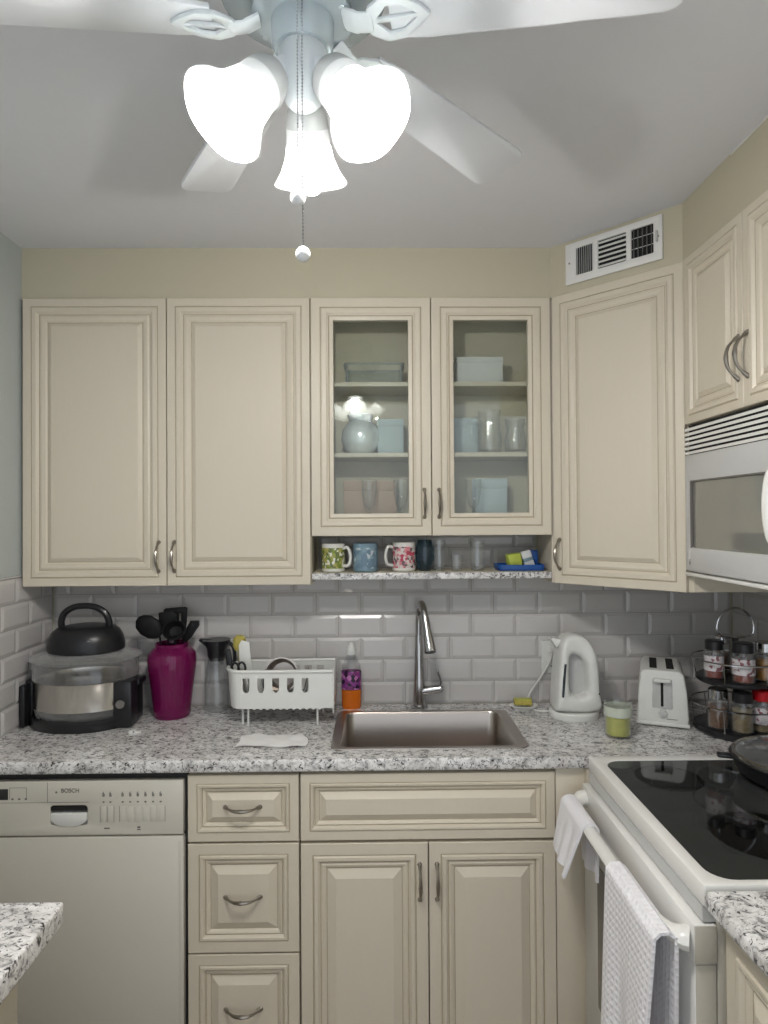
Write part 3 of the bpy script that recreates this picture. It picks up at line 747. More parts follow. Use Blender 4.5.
mb = MB(); mb.tube(smooth([(-2.9, -.2, 12.2), (-3.0, -.4, 13.4), (-2.55, -.5, 14.6), (-1.4, -.55, 15.4), (0, -.55, 15.6), (1.4, -.55, 15.4), (2.55, -.5, 14.6), (3.0, -.4, 13.4), (2.9, -.2, 12.2)], 5), .42, 10); mb.build('handle', M['black_plastic'], hd)
mb = MB(); mb.lathe([(5.0, 0), (6.3, 0), (6.5, .3), (6.5, 1.3), (6.25, 1.5), (6.0, 1.0), (5.0, .6), (5.0, 0)], sy=E_, seg=44)
for sx_ in (-1, 1):
    mb.box(sx_*6.25-.3, sx_*6.25+.3, -1.6, 1.6, .2, 5.8, .15); mb.box(sx_*6.3, sx_*7.1, -1.3, 1.3, 5.0, 5.9, .25)
mb.box(4.6, 6.9, -3.4, -1.0, .1, 6.1, .3)
mb.box(-6.9, -6.2, -3.0, -1.5, .1, 5.6, .2)
mb.build('stand', M['black_plastic'], t)
mb = MB(); mb.lathe([(0, 0), (.55, 0), (.5, .25), (0, .25)], seg=14, mx=T(5.6, -3.42, 3.2) @ RX(90)); mb.build('dial', M['grey_print'], t)

t = thing('plastic_clip', 'small white plastic clip lying on the granite in front of the magenta vase', 'clip', (15.2, -11.0, Z), 12)
mb = MB(); mb.box(-.7, .7, -.3, .3, 0, .22, .08).box(-.65, .2, -.28, .28, .24, .4, .07, mx=RY(-8)); mb.build('body', M['white_plastic'], t)
MB().tube([(-.1, -.32, .22), (-.1, .32, .22)], .12, 8).build('spring', M['chrome'], t)

t = thing('vase', 'magenta glass vase holding black cooking utensils beside the round oven', 'vase', (17.5, -4.3, Z))
mb = MB(); mb.lathe([(0, 0), (2.15, 0), (2.3, .25), (2.35, 1), (2.65, 3.6), (2.98, 6.2), (3.08, 7.4), (2.95, 8.2), (2.4, 8.75), (2.1, 9.0), (2.15, 9.4), (2.0, 9.45), (1.92, 9.0), (2.25, 8.6), (2.75, 8.05), (2.88, 7.4), (2.78, 6.2), (2.45, 3.6), (2.15, 1), (2.05, .5), (0, .5)], seg=40)
mb.build('body', M['magenta'], t)
def utensil(label, name, base, tip, head):
    """handle from base to tip; head is built around the tip with local z along the handle"""
    t = thing(name, label, 'utensil', (17.5, -4.3, Z+.55), 0, 'black utensils in the magenta vase')
    a, b = Vector(base), Vector(tip); q = Vector((0, 0, 1)).rotation_difference((b-a).normalized()).to_matrix().to_4x4()
    MB().tube([a, a.lerp(b, .4), a.lerp(b, .9), b], [.22, .2, .17, .2], 8, flat=.7).build('handle', M['black_nylon'], t)
    mb = MB(); mb.mx = T(*b) @ q @ Matrix.Diagonal((1.25, 1.2, 1.08, 1)); head(mb); mb.build('head', M['black_nylon'], t)
def spoon_head(mb): mb.lathe([(0, 0), (.35, .15), (.85, .8), (1.1, 1.7), (1.0, 2.6), (.55, 3.2), (0, 3.4)], sx=1, sy=.3, seg=20, mx=RZ(10))
def turner_head(mb): mb.prism([(-.3, 0), (.3, 0), (1.15, .9), (1.25, 3.2), (1.05, 3.4), (-1.05, 3.2), (-1.25, 3.0), (-1.15, .9)], 'y', -.1, .1, [[(-.6, 1.2), (-.35, 1.2), (-.35, 2.6), (-.6, 2.6)], [(.35, 1.2), (.6, 1.2), (.6, 2.6), (.35, 2.6)]], .04)
def ladle_head(mb): mb.lathe([(0, -.9), (.7, -.75), (1.15, -.2), (1.2, .3), (1.1, .3), (.65, -.6), (0, -.75)], seg=20, mx=T(0, -.2, .6) @ RX(65))
def fork_head(mb):
    mb.prism([(-.3, 0), (.3, 0), (.55, .8), (.6, 2.4), (.35, 2.5), (.3, 1.0), (-.3, 1.0), (-.35, 2.5), (-.6, 2.4), (-.55, .8)], 'y', -.12, .12, [], .04)
utensil('black oval serving spoon leaning left out of the magenta vase', 'serving_spoon', (-.7, -.3, .3), (-1.4, -.5, 9.7), lambda m: m.lathe([(0, 0), (.4, .1), (1.0, .7), (1.25, 1.6), (1.1, 2.5), (.55, 3.1), (0, 3.3)], sx=1, sy=.35, seg=20, mx=RY(-38)))
utensil('black slotted turner standing tallest at the back of the magenta vase', 'slotted_turner', (0, 1.0, .3), (.1, 1.05, 9.7), turner_head)
utensil('black ladle with cupped bowl at the front centre of the magenta vase', 'ladle', (.4, -.9, .3), (.7, -1.0, 10.0), ladle_head)
utensil('black narrow spatula leaning right out of the magenta vase', 'narrow_spatula', (1.0, .2, .3), (1.5, .3, 9.0), lambda m: m.prism([(-.25, 0), (.25, 0), (.5, .8), (.62, 2.4), (.35, 2.9), (-.45, 2.5), (-.5, .8)], 'y', -.13, .13, [], .05, mx=RY(22)))
utensil('black solid spatula behind the ladle in the magenta vase', 'spatula', (-.5, .35, .3), (-.6, .3, 9.5), lambda m: m.prism([(-.3, 0), (.3, 0), (.9, .8), (.95, 2.8), (.5, 3.2), (-.95, 3.0), (-.9, .8)], 'y', -.1, .1, [], .05))

t = thing('carafe', 'clear glass carafe with black flared lid behind the dish rack', 'carafe', (22.7, -2.0, Z))
mb = MB(); mb.lathe([(0, 0), (1.45, 0), (1.6, .3), (1.6, 3.5), (1.45, 5.6), (1.15, 6.8), (1.15, 7.1), (1.05, 7.1), (1.05, 6.8), (1.35, 5.5), (1.5, 3.5), (1.5, .4), (0, .3)], seg=30); mb.build('jar', M['glass'], t)
mb = MB(); mb.lathe([(0, 6.6), (1.0, 6.6), (1.2, 7.2), (1.3, 8.2), (1.75, 9.1), (1.8, 9.35), (0, 9.4)], seg=28)
mb.prism([(-2.35, 9.3), (-1.2, 8.3), (-.6, 8.3), (-.6, 9.42), (-2.2, 9.5)], 'y', -.45, .45, [], .1)
mb.tube(smooth([(1.5, -.2, 9.1), (2.3, -.4, 8.4), (2.5, -.5, 7.0), (2.2, -.4, 5.6)], 4), .25, 8)
mb.build('lid', M['black_plastic'], t)

# dish rack
DX0, DX1, DY0, DY1, DZ0, DZ1 = 25.0, 38.6, -9.2, -3.2, 2.2, 6.7
t = thing('dish_rack', 'white plastic dish rack with slotted sides left of the sink', 'dish rack', ((DX0+DX1)/2, (DY0+DY1)/2, Z))
lx, ly = (DX1-DX0)/2, (DY1-DY0)/2
mb = MB()
slots = []
for k in range(5):
    x = -3.75+k*1.8
    slots.append([(x-.42, DZ1-.8), (x-.42, DZ1-2.0)]+[(x-.42*math.cos(R(q)), DZ1-2.0-.62*math.sin(R(q))) for q in (30, 60, 90, 120, 150)]+[(x+.42, DZ1-2.0), (x+.42, DZ1-.8)])
scal = [(-4.4, DZ1), (-4.4, DZ0)]
for k in range(11): scal += [(-3.4+k*.9, DZ0), (-3.15+k*.9, DZ0+.22), (-2.8+k*.9, DZ0)] if k < 10 else []
scal = [(-4.4, DZ1), (-4.4, DZ0)]+[p for k in range(11) for p in ((-3.0+k*.8, DZ0), (-2.75+k*.8, DZ0-.18), (-2.5+k*.8, DZ0))]+[(lx, DZ0), (lx, DZ1)]
mb.prism(scal, 'y', -ly, -ly+.16, slots)
mb.prism([(-4.4, DZ1), (-4.4, DZ0), (lx, DZ0), (lx, DZ1+.15)], 'y', ly-.16, ly, [[(x-.5, DZ1-1.7), (x+.5, DZ1-1.7), (x+.5, DZ1-.55), (x-.5, DZ1-.55)] for x in (1.6, 3.2, 4.8)])
# rounded left end, tapering towards its foot
def endwall(u, v):
    a = R(90+180*u); k = .82+.18*v; 
    return (-4.4+2.05*k*math.cos(a), ly*.985*(math.sin(a)), DZ0+(DZ1-DZ0)*v)
mb.sheet(endwall, 16, 4, .16)
mb.box(-4.5, lx-.1, -ly+.1, ly-.1, DZ0, DZ0+.15)
mb.lathe([(0, DZ0), (1.7, DZ0), (1.7, DZ0+.15), (0, DZ0+.15)], -4.5, 0, 0, 24, sx=1, sy=(ly-.1)/1.7)
mb.build('basket', M['white_plastic'], t)
rim = [(lx, -ly, DZ1), (-4.4, -ly, DZ1)]+[(-4.4+2.1*math.cos(R(q)), ly*math.sin(R(q)), DZ1) for q in range(260, 95, -15)]+[(-4.4, ly, DZ1), (lx, ly, DZ1+.1)]
MB().tube(rim, .22, 8).build('rim', M['white_plastic'], t)
mb = MB(); mb.prism([(-ly-.1, DZ0-.6), (ly, DZ0+.4), (ly, DZ1+.4), (-ly+.9, DZ1+.1), (-ly-.1, DZ1-2.2)], 'x', lx, lx+.18, [], .05, mx=T(0, 0, 0)); mb.build('end_panel', M['white_plastic'], t)
for (x, y) in ((-3.6, -ly+.6), (-4.4, -ly+1.2), (4.9, -ly+.6), (5.2, ly-.6)):
    MB().tube([(x, y, DZ0+.05), (x, y, 0)], .13, 8).build('foot', M['white_plastic'], t)
def rack_item(name, label, cat, loc, parts, rx=0, ry=0, rz=0):
    t = thing(name, label, cat, loc, rz); t.rotation_euler = (R(rx), R(ry), R(rz))
    for nm, fn, m in parts:
        mb = MB(); fn(mb); mb.build(nm, m, t)
RB = Z+DZ0+.2
rack_item('spatula', 'white plastic spatula standing in the left end of the dish rack', 'utensil', (27.6, -6.0, RB), [
    ('handle', lambda m: m.tube([(0, 0, 0), (0, 0, 3.0)], .25, 8), M['white_plastic']),
    ('blade', lambda m: m.prism([(-.5, 2.8), (.5, 2.8), (.75, 4), (.6, 7.3), (-.35, 7.6), (-.75, 7.0), (-.75, 4)], 'y', -.1, .1, [], .06), M['white_plastic'])], ry=-3)
rack_item('dish_brush', 'wooden dish brush with pale yellow head behind the white spatula', 'brush', (26.6, -4.9, RB), [
    ('handle', lambda m: m.tube([(0, 0, 0), (0, 0, 6.2)], .25, 8), M['yellow_wood']),
    ('head', lambda m: m.lathe([(0, 6), (.6, 6.1), (.85, 6.7), (.8, 7.6), (.4, 8.0), (0, 8.05)], seg=18), M['sponge'])], ry=-2)
rack_item('kitchen_knife', 'black-handled kitchen knife leaning in the left end of the dish rack', 'knife', (26.1, -6.2, RB), [
    ('blade', lambda m: m.prism([(-.35, 0), (.35, 0), (.35, 3), (-.35, 3)], 'y', -.04, .04), M['steel']),
    ('handle', lambda m: m.box(-.38, .38, -.25, .25, 2.9, 6.6, .15), M['black_plastic'])], ry=-9)
rack_item('kitchen_shears', 'black-handled shears with clear loops upright beside the white spatula', 'scissors', (27.0, -7.4, RB), [
    ('blade', lambda m: m.prism([(-.3, 0), (.3, 0), (.3, 3.6), (-.3, 3.6)], 'y', -.06, .06), M['steel']),
    ('handle', lambda m: (m.tube([(.45*math.cos(R(q))-.35, 0, 4.3+.75*math.sin(R(q))) for q in range(0, 360, 30)], .15, 8, True), m.tube([(.45*math.cos(R(q))+.45, .1, 4.3+.75*math.sin(R(q))) for q in range(0, 360, 30)], .15, 8, True)), M['black_plastic'])], ry=-4)
rack_item('saucepan', 'small stainless steel pan turned on its side in the dish rack', 'pan', (32.0, -5.9, RB+.9), [
    ('bowl', lambda m: m.lathe([(0, -1.1), (1.6, -1.1), (1.95, -.7), (2.05, 1.1), (2.2, 1.2), (2.0, 1.2), (1.85, -.6), (1.5, -.95), (0, -.95)], seg=30, mx=T(0, 0, 2.25) @ RX(78)), M['steel']),
    ('handle', lambda m: m.tube(smooth([(-1.9, .1, 2.4), (-2.5, .0, 1.6), (-2.5, -.2, .6)], 4), .2, 8), M['chrome'])])
rack_item('soup_spoon', 'steel spoon resting among the dishes in the middle of the rack', 'spoon', (34.6, -6.2, RB), [
    ('handle', lambda m: m.tube([(0, 0, .6), (.15, 0, 4.2)], [.12, .16], 8, flat=.5), M['chrome']),
    ('bowl', lambda m: m.lathe([(0, 0), (.3, .1), (.5, .6), (.35, 1.2), (0, 1.4)], sy=.35, seg=14), M['chrome'])], ry=9)
rack_item('drinking_glass', 'upturned clear tumbler at the right end of the dish rack', 'glass', (36.2, -5.8, RB), [
    ('body', lambda m: m.lathe([(1.2, 0), (1.3, 0), (1.1, 3.4), (0, 3.5), (0, 3.3), (1.0, 3.25), (1.2, 0)], seg=24), M['glass'])])

# cloth
def cloth(u, v):
    x = (u-.5)*(8.0-1.0*v); y = (v-.5)*3.5
    z = .12+.28*abs(math.sin(6*u+3*v))*(.4+.6*math.sin(math.pi*v))+.06*math.sin(17*u-9*v)
    return (x+.3*math.sin(5*v), y+.25*math.sin(7*u), max(z, .1))
o = MB().sheet(cloth, 26, 12, .14).build('dish_cloth', M['paper'], None, (32.1, -14.6, Z)); tag(o, 'white crumpled dish cloth lying on the granite in front of the dish rack', 'cloth')

# dish soap
t = thing('soap_bottle', 'clear dish soap bottle with orange liquid and purple label left of the faucet', 'bottle', (40.6, -1.75, Z))
mb = MB(); mb.lathe([(1.3, 2.5), (1.3, 4.8), (1.2, 5.8), (.75, 6.7), (.5, 7.1), (.5, 7.3), (0, 7.3)], sy=.62, seg=30); bt = mb.build('body', M['glass'], t)
mb = MB(); mb.lathe([(0, 0), (1.15, 0), (1.28, .25), (1.3, 2.5), (0, 2.5)], sy=.62, seg=30); mb.build('liquid', M['orange'], t)
mb = MB(); mb.lathe([(1.31, 2.6), (1.33, 2.6), (1.33, 5.0), (1.31, 5.0), (1.31, 2.6)], sy=.63, seg=30); mb.build('label', M['purple'], t)
mb = MB(); mb.lathe([(0, 7.2), (.62, 7.2), (.62, 7.9), (.42, 8.1), (.3, 8.7), (0, 8.75)], seg=18); mb.build('cap', M['white_plastic'], t)

# sponge on its dish
t = thing('soap_dish', 'small white oval dish under the yellow sponge right of the faucet', 'dish', (63.4, -3.2, Z))
mb = MB(); mb.lathe([(0, .1), (1.0, .1), (1.6, .6), (1.7, .6), (1.1, 0), (0, 0)], sx=1.05, sy=.75, seg=28); mb.build('bowl', M['white_plastic'], t)
mb = MB(); mb.lathe([(1.6, .56), (1.76, .56), (1.76, .64), (1.6, .64), (1.6, .56)], sx=1.05, sy=.75, seg=28); mb.build('rim', M['white_plastic'], t)
t = thing('sponge', 'yellow and green scrubbing sponge resting on the small white dish', 'sponge', (63.3, -3.15, Z+.66), -4)
MB().box(-1.15, 1.15, -.6, .6, 0, .6, .12).build('foam', M['sponge'], t)
MB().box(-1.12, 1.12, -.58, .58, .6, .76, .06).build('scouring_pad', M['wax'], t)

# outlet
t = thing('power_outlet', 'white wall outlet plate on the tiles just left of the white kettle', 'outlet', (67.9, -.24, 40.9))
MB().box(-1.35, 1.35, -.22, 0, 0, 4.4, .1).build('plate', M['white_plastic'], t)
for zz in (.75, 2.55):
    s_ = MB().box(-.6, .6, -.3, -.2, zz, zz+1.2, .1).build('socket', M['white_plastic'], t)
    MB().box(-.3, -.2, -.32, -.29, zz+.5, zz+.9).box(.2, .3, -.32, -.29, zz+.5, zz+.9).box(-.1, .1, -.32, -.29, zz+.15, zz+.32).build('slot', M['dark'], s_)

# kettle
t = thing('kettle', 'white cordless electric kettle with dark water window standing beside the outlet', 'kettle', (69.1, -6.2, Z))
MB().lathe([(0, 0), (3.05, 0), (3.15, .2), (3.1, .75), (2.9, .9), (0, .9)], sy=.85, seg=40).build('power_base', M['white_plastic'], t)
body = [(-2.75, 1.0), (2.85, 1.0), (2.85, 3.2), (2.75, 6.0), (2.55, 7.8), (2.1, 9.2), (1.3, 10.2), (.2, 10.6), (-.9, 10.5), (-1.7, 9.9), (-2.05, 8.6), (-2.3, 6.5), (-2.6, 3.5)]
hole = [(-.85, 3.4), (.1, 2.9), (1.0, 3.1), (1.35, 3.6), (1.3, 5.2), (1.15, 6.6), (.75, 7.5), (.0, 8.0), (-.6, 8.0), (-.95, 7.4), (-1.05, 5.5)]
body = [tuple(p)[:2] for p in smooth([(x, z, 0) for x, z in body], 3)]
hole = [tuple(p)[:2] for p in smooth([(x, z, 0) for x, z in hole+hole[:1]], 3)][:-1]
def ray_hit(poly, cx, cz, ang):
    dx, dz = math.cos(ang), math.sin(ang); best = 0
    for (x1, z1), (x2, z2) in zip(poly, poly[1:]+poly[:1]):
        ex, ez = x2-x1, z2-z1; den = dx*ez-dz*ex
        if abs(den) < 1e-9: continue
        tt = ((x1-cx)*ez-(z1-cz)*ex)/den; uu = ((x1-cx)*dz-(z1-cz)*dx)/den
        if tt > 0 and -1e-6 <= uu <= 1+1e-6: best = max(best, tt)
    return Vector((cx+dx*best, 0, cz+dz*best))
bm = bmesh.new(); NK, MK = 112, 28; loops = []
for k in range(NK):
    an = 2*math.pi*k/NK; O = ray_hit(body, .1, 5.3, an); H = ray_hit(hole, .1, 5.3, an)
    c0 = (O+H)/2; hf = (O-H)/2; th = 2.15 if O.z < 8 else 2.15-.12*(O.z-8)**1.4
    lp = []
    for j in range(MK):
        q = 2*math.pi*j/MK; cq, sq = math.cos(q), math.sin(q); e = .55
        lp.append(bm.verts.new(c0+hf*math.copysign(abs(cq)**e, cq)+Vector((0, 1, 0))*th*math.copysign(abs(sq)**e, sq)))
    loops.append(lp)
for k in range(NK):
    p, q = loops[k], loops[(k+1) % NK]
    for j in range(MK): bm.faces.new((p[j], p[(j+1) % MK], q[(j+1) % MK], q[j]))
mb = MB(); mb._add(bm); kb = mb.build('body', M['white_plastic'], t, sharp=80)
MB().prism([(x*1.06+.01, 5.4+(z-5.4)*1.05) for x, z in hole], 'y', -.2, .7).build('inner_wall', M['grey_plastic'], kb)
MB().tube([(-1.95, -2.1, 3.0), (-1.8, -2.12, 5.0), (-1.6, -2.1, 7.1)], [.15, .17, .15], 8).build('water_window', M['water_window'], kb)
MB().box(1.9, 2.7, -2.1, -1.7, 3.2, 3.45, .1).build('switch', M['dark'], kb)
MB().prism([(-2.2, 8.7), (-3.0, 9.9), (-2.7, 10.1), (-1.6, 9.9)], 'y', -.6, .6, [], .15).build('spout', M['white_plastic'], kb)
MB().tube(smooth([(-2.6, 1.2, .25), (-4.2, 2.0, .15), (-5.0, 3.6, .4), (-4.4, 5.0, 1.6), (-3.2, 5.2, 3.2), (-1.6, 5.3, 5.6), (-1.2, 5.3, 7.2)], 6), .12, 8).build('power_cord', M['white_plastic'], t)
MB().box(-1.6, -.8, 5.15, 5.6, 7.0, 7.9, .1).build('plug', M['white_plastic'], t)

# jar candle
t = thing('jar_candle', 'short glass jar candle with yellow-green wax in front of the kettle', 'candle', (72.0, -13.5, Z))
MB().lathe([(0, 0), (1.4, 0), (1.5, .15), (1.52, 3.7), (1.56, 3.8), (1.46, 3.85), (1.4, 3.7), (1.38, .25), (0, .2)], seg=32).build('jar', M['glass'], t)
wx = MB().lathe([(0, .22), (1.375, .26), (1.39, 2.3), (0, 2.3)], seg=32).build('wax', M['wax'], t)
MB().tube([(0, 0, 2.2), (.05, 0, 2.8)], .05, 6).build('wick', M['dark'], wx)
MB().lathe([(1.53, 2.4), (1.555, 2.4), (1.56, 3.5), (1.54, 3.5), (1.53, 2.4)], seg=32).build('label', M['pale_green'], t)

# toaster
t = thing('toaster', 'white two-slice toaster standing end-on between the kettle and the spice rack', 'toaster', (78.4, -10.8, Z), -23)
t.scale = (1, 1, .95)
prof = [(-2.7, .5), (2.85, .5), (2.95, 1.2), (2.75, 4.5), (2.5, 6.2)]+[(1.7+.8*math.cos(R(q)), 6.2+.95*math.sin(R(q))) for q in (20, 45, 70, 90)]+[(-1.7+.8*math.cos(R(q)), 6.2+.95*math.sin(R(q))) for q in (90, 110, 135, 160)]+[(-2.45, 6.1), (-2.65, 4.5), (-2.78, 1.2)]
mb = MB(); mb.prism(prof, 'y', 0, 8.2, [], .22, lambda e: abs(e.verts[0].co.y-e.verts[1].co.y) < .01, 3); bd = mb.build('body', M['white_plastic'], t, sharp=50)
mb = MB(); mb.box(-2.9, 3.05, -.1, 8.3, .15, .6, .15); mb.box(-2.4, -1.6, .6, 7, 0, .2).box(1.7, 2.6, .6, 7, 0, .2); mb.build('base', M['white_plastic'], t)
mb = MB(); mb.prism([(-1.1, 2.4), (1.15, 2.4), (1.1, 6.1), (-1.05, 6.1)], 'y', -.12, .05, [[(-.15, 2.6), (.15, 2.6), (.15, 5.8), (-.15, 5.8)]], .05); mb.build('lever_panel', M['grey_plastic'], bd)
MB().box(-.16, .16, -.02, .02, 2.55, 5.85).build('lever_slot', M['dark'], bd)
MB().box(-.95, .95, -.75, -.1, 5.75, 6.25, .15).build('lever', M['white_plastic'], bd)
MB().lathe([(0, 0), (.5, 0), (.45, .3), (.2, .36), (0, .36)], seg=18, mx=T(.05, -.0, 1.75) @ RX(90)).build('browning_knob', M['grey_plastic'], bd)
mb = MB()
for x in (-.95, .95): mb.box(x-.42, x+.42, 1.2, 7.2, 7.05, 7.2)
mb.build('bread_slot', M['dark'], bd)
mb = MB(); mb.box(.5, 1.7, -.02, 0, 1.05, 1.12); mb.build('printed_mark', M['grey_print'], bd)

# ------------------------------------------------------------------ spice carousel and its jars
SXC, SYC = 86.4, -12.5
t = thing('spice_rack', 'black two-tier revolving spice carousel with loop handle in the right corner', 'spice rack', (SXC, SYC, Z))
MB().lathe([(0, 0), (4.3, 0), (4.6, .3), (4.6, .8), (4.4, .9), (0, .9)], seg=40).build('base', M['black_plastic'], t)
MB().lathe([(0, .9), (.35, .9), (.35, 11), (0, 11)], seg=14).build('post', M['black_plastic'], t)
MB().lathe([(0, 5.9), (4.1, 5.9), (4.3, 6.1), (4.3, 6.4), (4.1, 6.5), (0, 6.5)], seg=36).build('tier', M['black_plastic'], t)
for zz, rr in ((3.4, 4.85), (8.6, 4.7)):
    MB().tube([(rr*math.cos(R(q)), rr*math.sin(R(q)), zz) for q in range(0, 360, 12)], .1, 6, True).build('wire_ring', M['chrome'], t)
for q in range(0, 360, 60):
    a = R(q+46)
    MB().tube([(4.5*math.cos(a), 4.5*math.sin(a), .6), (4.85*math.cos(a), 4.85*math.sin(a), 3.4)], .07, 6).build('wire_post', M['chrome'], t)
    MB().tube([(4.2*math.cos(a), 4.2*math.sin(a), 6.2), (4.7*math.cos(a), 4.7*math.sin(a), 8.6)], .07, 6).build('wire_post', M['chrome'], t)
MB().tube([(0, 0, 11.0), (1.5, 0, 11.15)]+[(2.2*math.cos(R(q)), 0, 12.2+2.3*math.sin(R(q))) for q in range(-20, 201, 14)]+[(-1.5, 0, 11.15), (0, 0, 11.0)], .15, 8).build('handle', M['chrome'], t)
def jar(r, h, capm, fillm, fill_h, lab, label, loc):
    r *= 1.1
    t = thing('spice_jar', label, 'jar', loc, 0, 'jars on the spice carousel')
    MB().lathe([(0, 0), (r*.92, 0), (r, .12), (r, h*.72), (r*.8, h*.8), (r*.8, h*.82), (r*.7, h*.82), (r*.7, h*.79), (r*.9, h*.7), (r*.9, .2), (0, .15)], seg=20).build('glass_jar', M['glass'], t)
    MB().lathe([(0, .17), (r*.88, .17), (r*.88, fill_h), (0, fill_h)], seg=20).build('contents', fillm, t)
    if lab: MB().lathe([(r*1.01, h*.22), (r*1.03, h*.22), (r*1.03, h*.62), (r*1.01, h*.62), (r*1.01, h*.22)], seg=20).build('label', lab, t)
    MB().lathe([(0, h*.78), (r*.92, h*.78), (r*.92, h), (r*.8, h*1.03), (0, h*1.03)], seg=20).build('lid', capm, t)
    return t
def polar(r, a, z): return (SXC+r*math.cos(R(a)), SYC+r*math.sin(R(a)), Z+z)
jar(1.05, 4.4, M['chrome'], M['spice_brown'], 2.6, None, 'jar of brown spice with steel lid, left of the lower carousel tier', polar(3.15, 205, .92))
jar(1.05, 4.4, M['black_plastic'], M['spice_tan'], 2.7, None, 'jar of tan spice with black lid, front of the lower carousel tier', polar(3.15, 252, .92))
jar(1.1, 4.6, M['red'], M['spice_tan'], 2.0, M['label'], 'red-lidded spice jar with white label on the lower carousel tier', polar(3.15, 298, .92))
jar(1.0, 4.3, M['black_plastic'], M['amber'], 2.6, None, 'jar of amber spice at the right side of the lower carousel tier', polar(3.15, 345, .92))
jar(.95, 4.3, M['black_plastic'], M['spice_red'], 1.4, M['label'], 'black-lidded jar with white label, leftmost on the upper carousel tier', polar(3.1, 195, 6.52))
jar(1.05, 4.4, M['black_plastic'], M['spice_red'], 2.4, M['label'], 'jar of red spice with large white label, front of the upper carousel tier', polar(3.1, 255, 6.52))
jar(1.0, 4.3, M['chrome'], M['amber'], 2.4, None, 'jar of amber spice with steel lid, right on the upper carousel tier', polar(3.1, 315, 6.52))
jar(.95, 4.2, M['chrome'], M['spice_brown'], 2.2, None, 'steel-lidded jar of brown spice at the back of the upper carousel tier', polar(3.1, 90, 6.52))

# frying pan with lid
t = thing('frying_pan', 'black frying pan covered with a glass lid on the back right burner', 'pan', (84.2, -27.3, CT+.245))
MB().lathe([(0, 0), (4.6, 0), (5.4, .5), (5.9, 1.8), (6.1, 2.0), (5.9, 2.05), (5.7, 1.8), (5.2, .65), (4.5, .2), (0, .2)], seg=44).build('body', M['black_plastic'], t)
MB().box(5.6, 8.0, -.6, .6, 1.4, 1.95, .25, mx=RZ(20)).build('handle', M['black_plastic'], t)
MB().box(-.8, .8, -.5, .5, 1.5, 1.9, .2, mx=RZ(160) @ T(6.4, 0, 0)).build('side_grip', M['black_plastic'], t)
t = thing('pan_lid', 'domed glass lid with steel rim covering the black frying pan', 'lid', (84.2, -27.3, CT+2.31))
MB().lathe([(5.55, 0), (5.85, 0), (5.85, .25), (5.6, .35), (5.5, .2), (5.55, 0)], seg=44).build('rim', M['bright_steel'], t)
MB().lathe([(5.6, .2), (5.2, .55), (3.8, .95), (2, 1.2), (0, 1.3), (0, 1.18), (2, 1.1), (3.75, .85), (5.1, .45), (5.5, .15), (5.6, .2)], seg=44).build('dome', M['glass'], t)
MB().lathe([(0, 1.25), (.4, 1.3), (.35, 1.6), (.8, 1.9), (.7, 2.15), (0, 2.2)], seg=20).build('knob', M['black_plastic'], t)

# ------------------------------------------------------------------ towels on the oven handle
HX, HZ = 66.3-2.58, 33.0
def hang(y0, y1, zf, zb, bulge, name, label, mat, lw=1., shift=0., seed=0, extra=None):
    """towel over the bar: v runs from the front hem over the bar to the back hem"""
    lf, lb = HZ-zf, HZ-zb; tot = lf+lb+2.4
    def fn(u, v):
        s = v*tot; w = u-.5
        if s < lf:
            k = (lf-s)/lf; z = HZ-(lf-s); x = HX-.78-bulge*k*(1+.25*math.sin(3+5*u))
            yy = w*(1-(1-lw)*k)+shift*k
        elif s < lf+2.4:
            a = math.pi*(s-lf)/2.4; x = HX-.78*math.cos(a); z = HZ+.62*math.sin(a); yy = w; k = 0
        else:
            k = (s-lf-2.4)/lb; z = HZ-(s-lf-2.4); x = HX+.78+.15*k; yy = w*(1-.15*k)
        x += (.16*math.sin(9*u+seed)+.1*math.sin(17*u+seed*2))*k*1.6
        return (x, (y0+y1)/2+(y1-y0)*yy, z)
    t = thing(name, label, 'towel', ((HX), (y0+y1)/2, HZ))
    mb = MB(); mb.mx = T(-HX, -(y0+y1)/2, -HZ)
    mb.sheet(fn, 26, 48, .22, lambda u, v: (u*abs(y1-y0), v*tot)); mb.build('cloth', mat, t)
    if extra: extra(t, mb, fn)
    return t
hang(-21.9, -28.3, 28.8, 28.0, 1.3, 'hand_towel', 'short white hand towel hanging over the far end of the oven handle', M['towel_plain'], .95, .05, 1)
def stain(t, mb, fn):
    m2 = MB(); m2.mx = T(-HX, -39.6, -HZ)
    m2.sheet(lambda u, v: Vector(fn(.06+.13*u, .12+.12*v))+Vector((-.14, 0, 0)), 5, 5, .03); m2.build('woven_badge', M['towel_mark'], t)
hang(-34.6, -44.6+.9, 16.2, 22.0, 1.2, 'waffle_towel', 'long white waffle-weave towel hanging over the near end of the oven handle', M['towel'], .8, .09, 4)

# ------------------------------------------------------------------ things on the open shelf
SZ = 54.45+.955
def mug(label, loc, r, h, bodym, bandm, handle_ang, hr=.2):
    t = thing('mug', label, 'mug', loc, 0, 'mugs on the open shelf')
    MB().lathe([(0, 0), (r*.92, 0), (r, .15), (r, h-.05), (r*.96, h), (r*.9, h-.1), (r*.88, .3), (0, .25)], seg=30).build('body', bodym, t)
    MB().lathe([(r*1.0, .45), (r*1.015, .45), (r*1.015, h-.55), (r*1.0, h-.55), (r, .45)], seg=30).build('print', bandm, t)
    mb = MB(); mb.mx = RZ(handle_ang)
    mb.tube(smooth([(r-.05, 0, h*.82), (r+.6, 0, h*.85), (r+.95, 0, h*.55), (r+.7, 0, h*.25), (r-.05, 0, h*.2)], 5), hr, 8); mb.build('handle', bodym, t)
mug('white mug with a green leaf print, leftmost on the open shelf', (38.55, -5.6, SZ), 1.5, 3.6, M['mug'], M['mug_green'], -25)
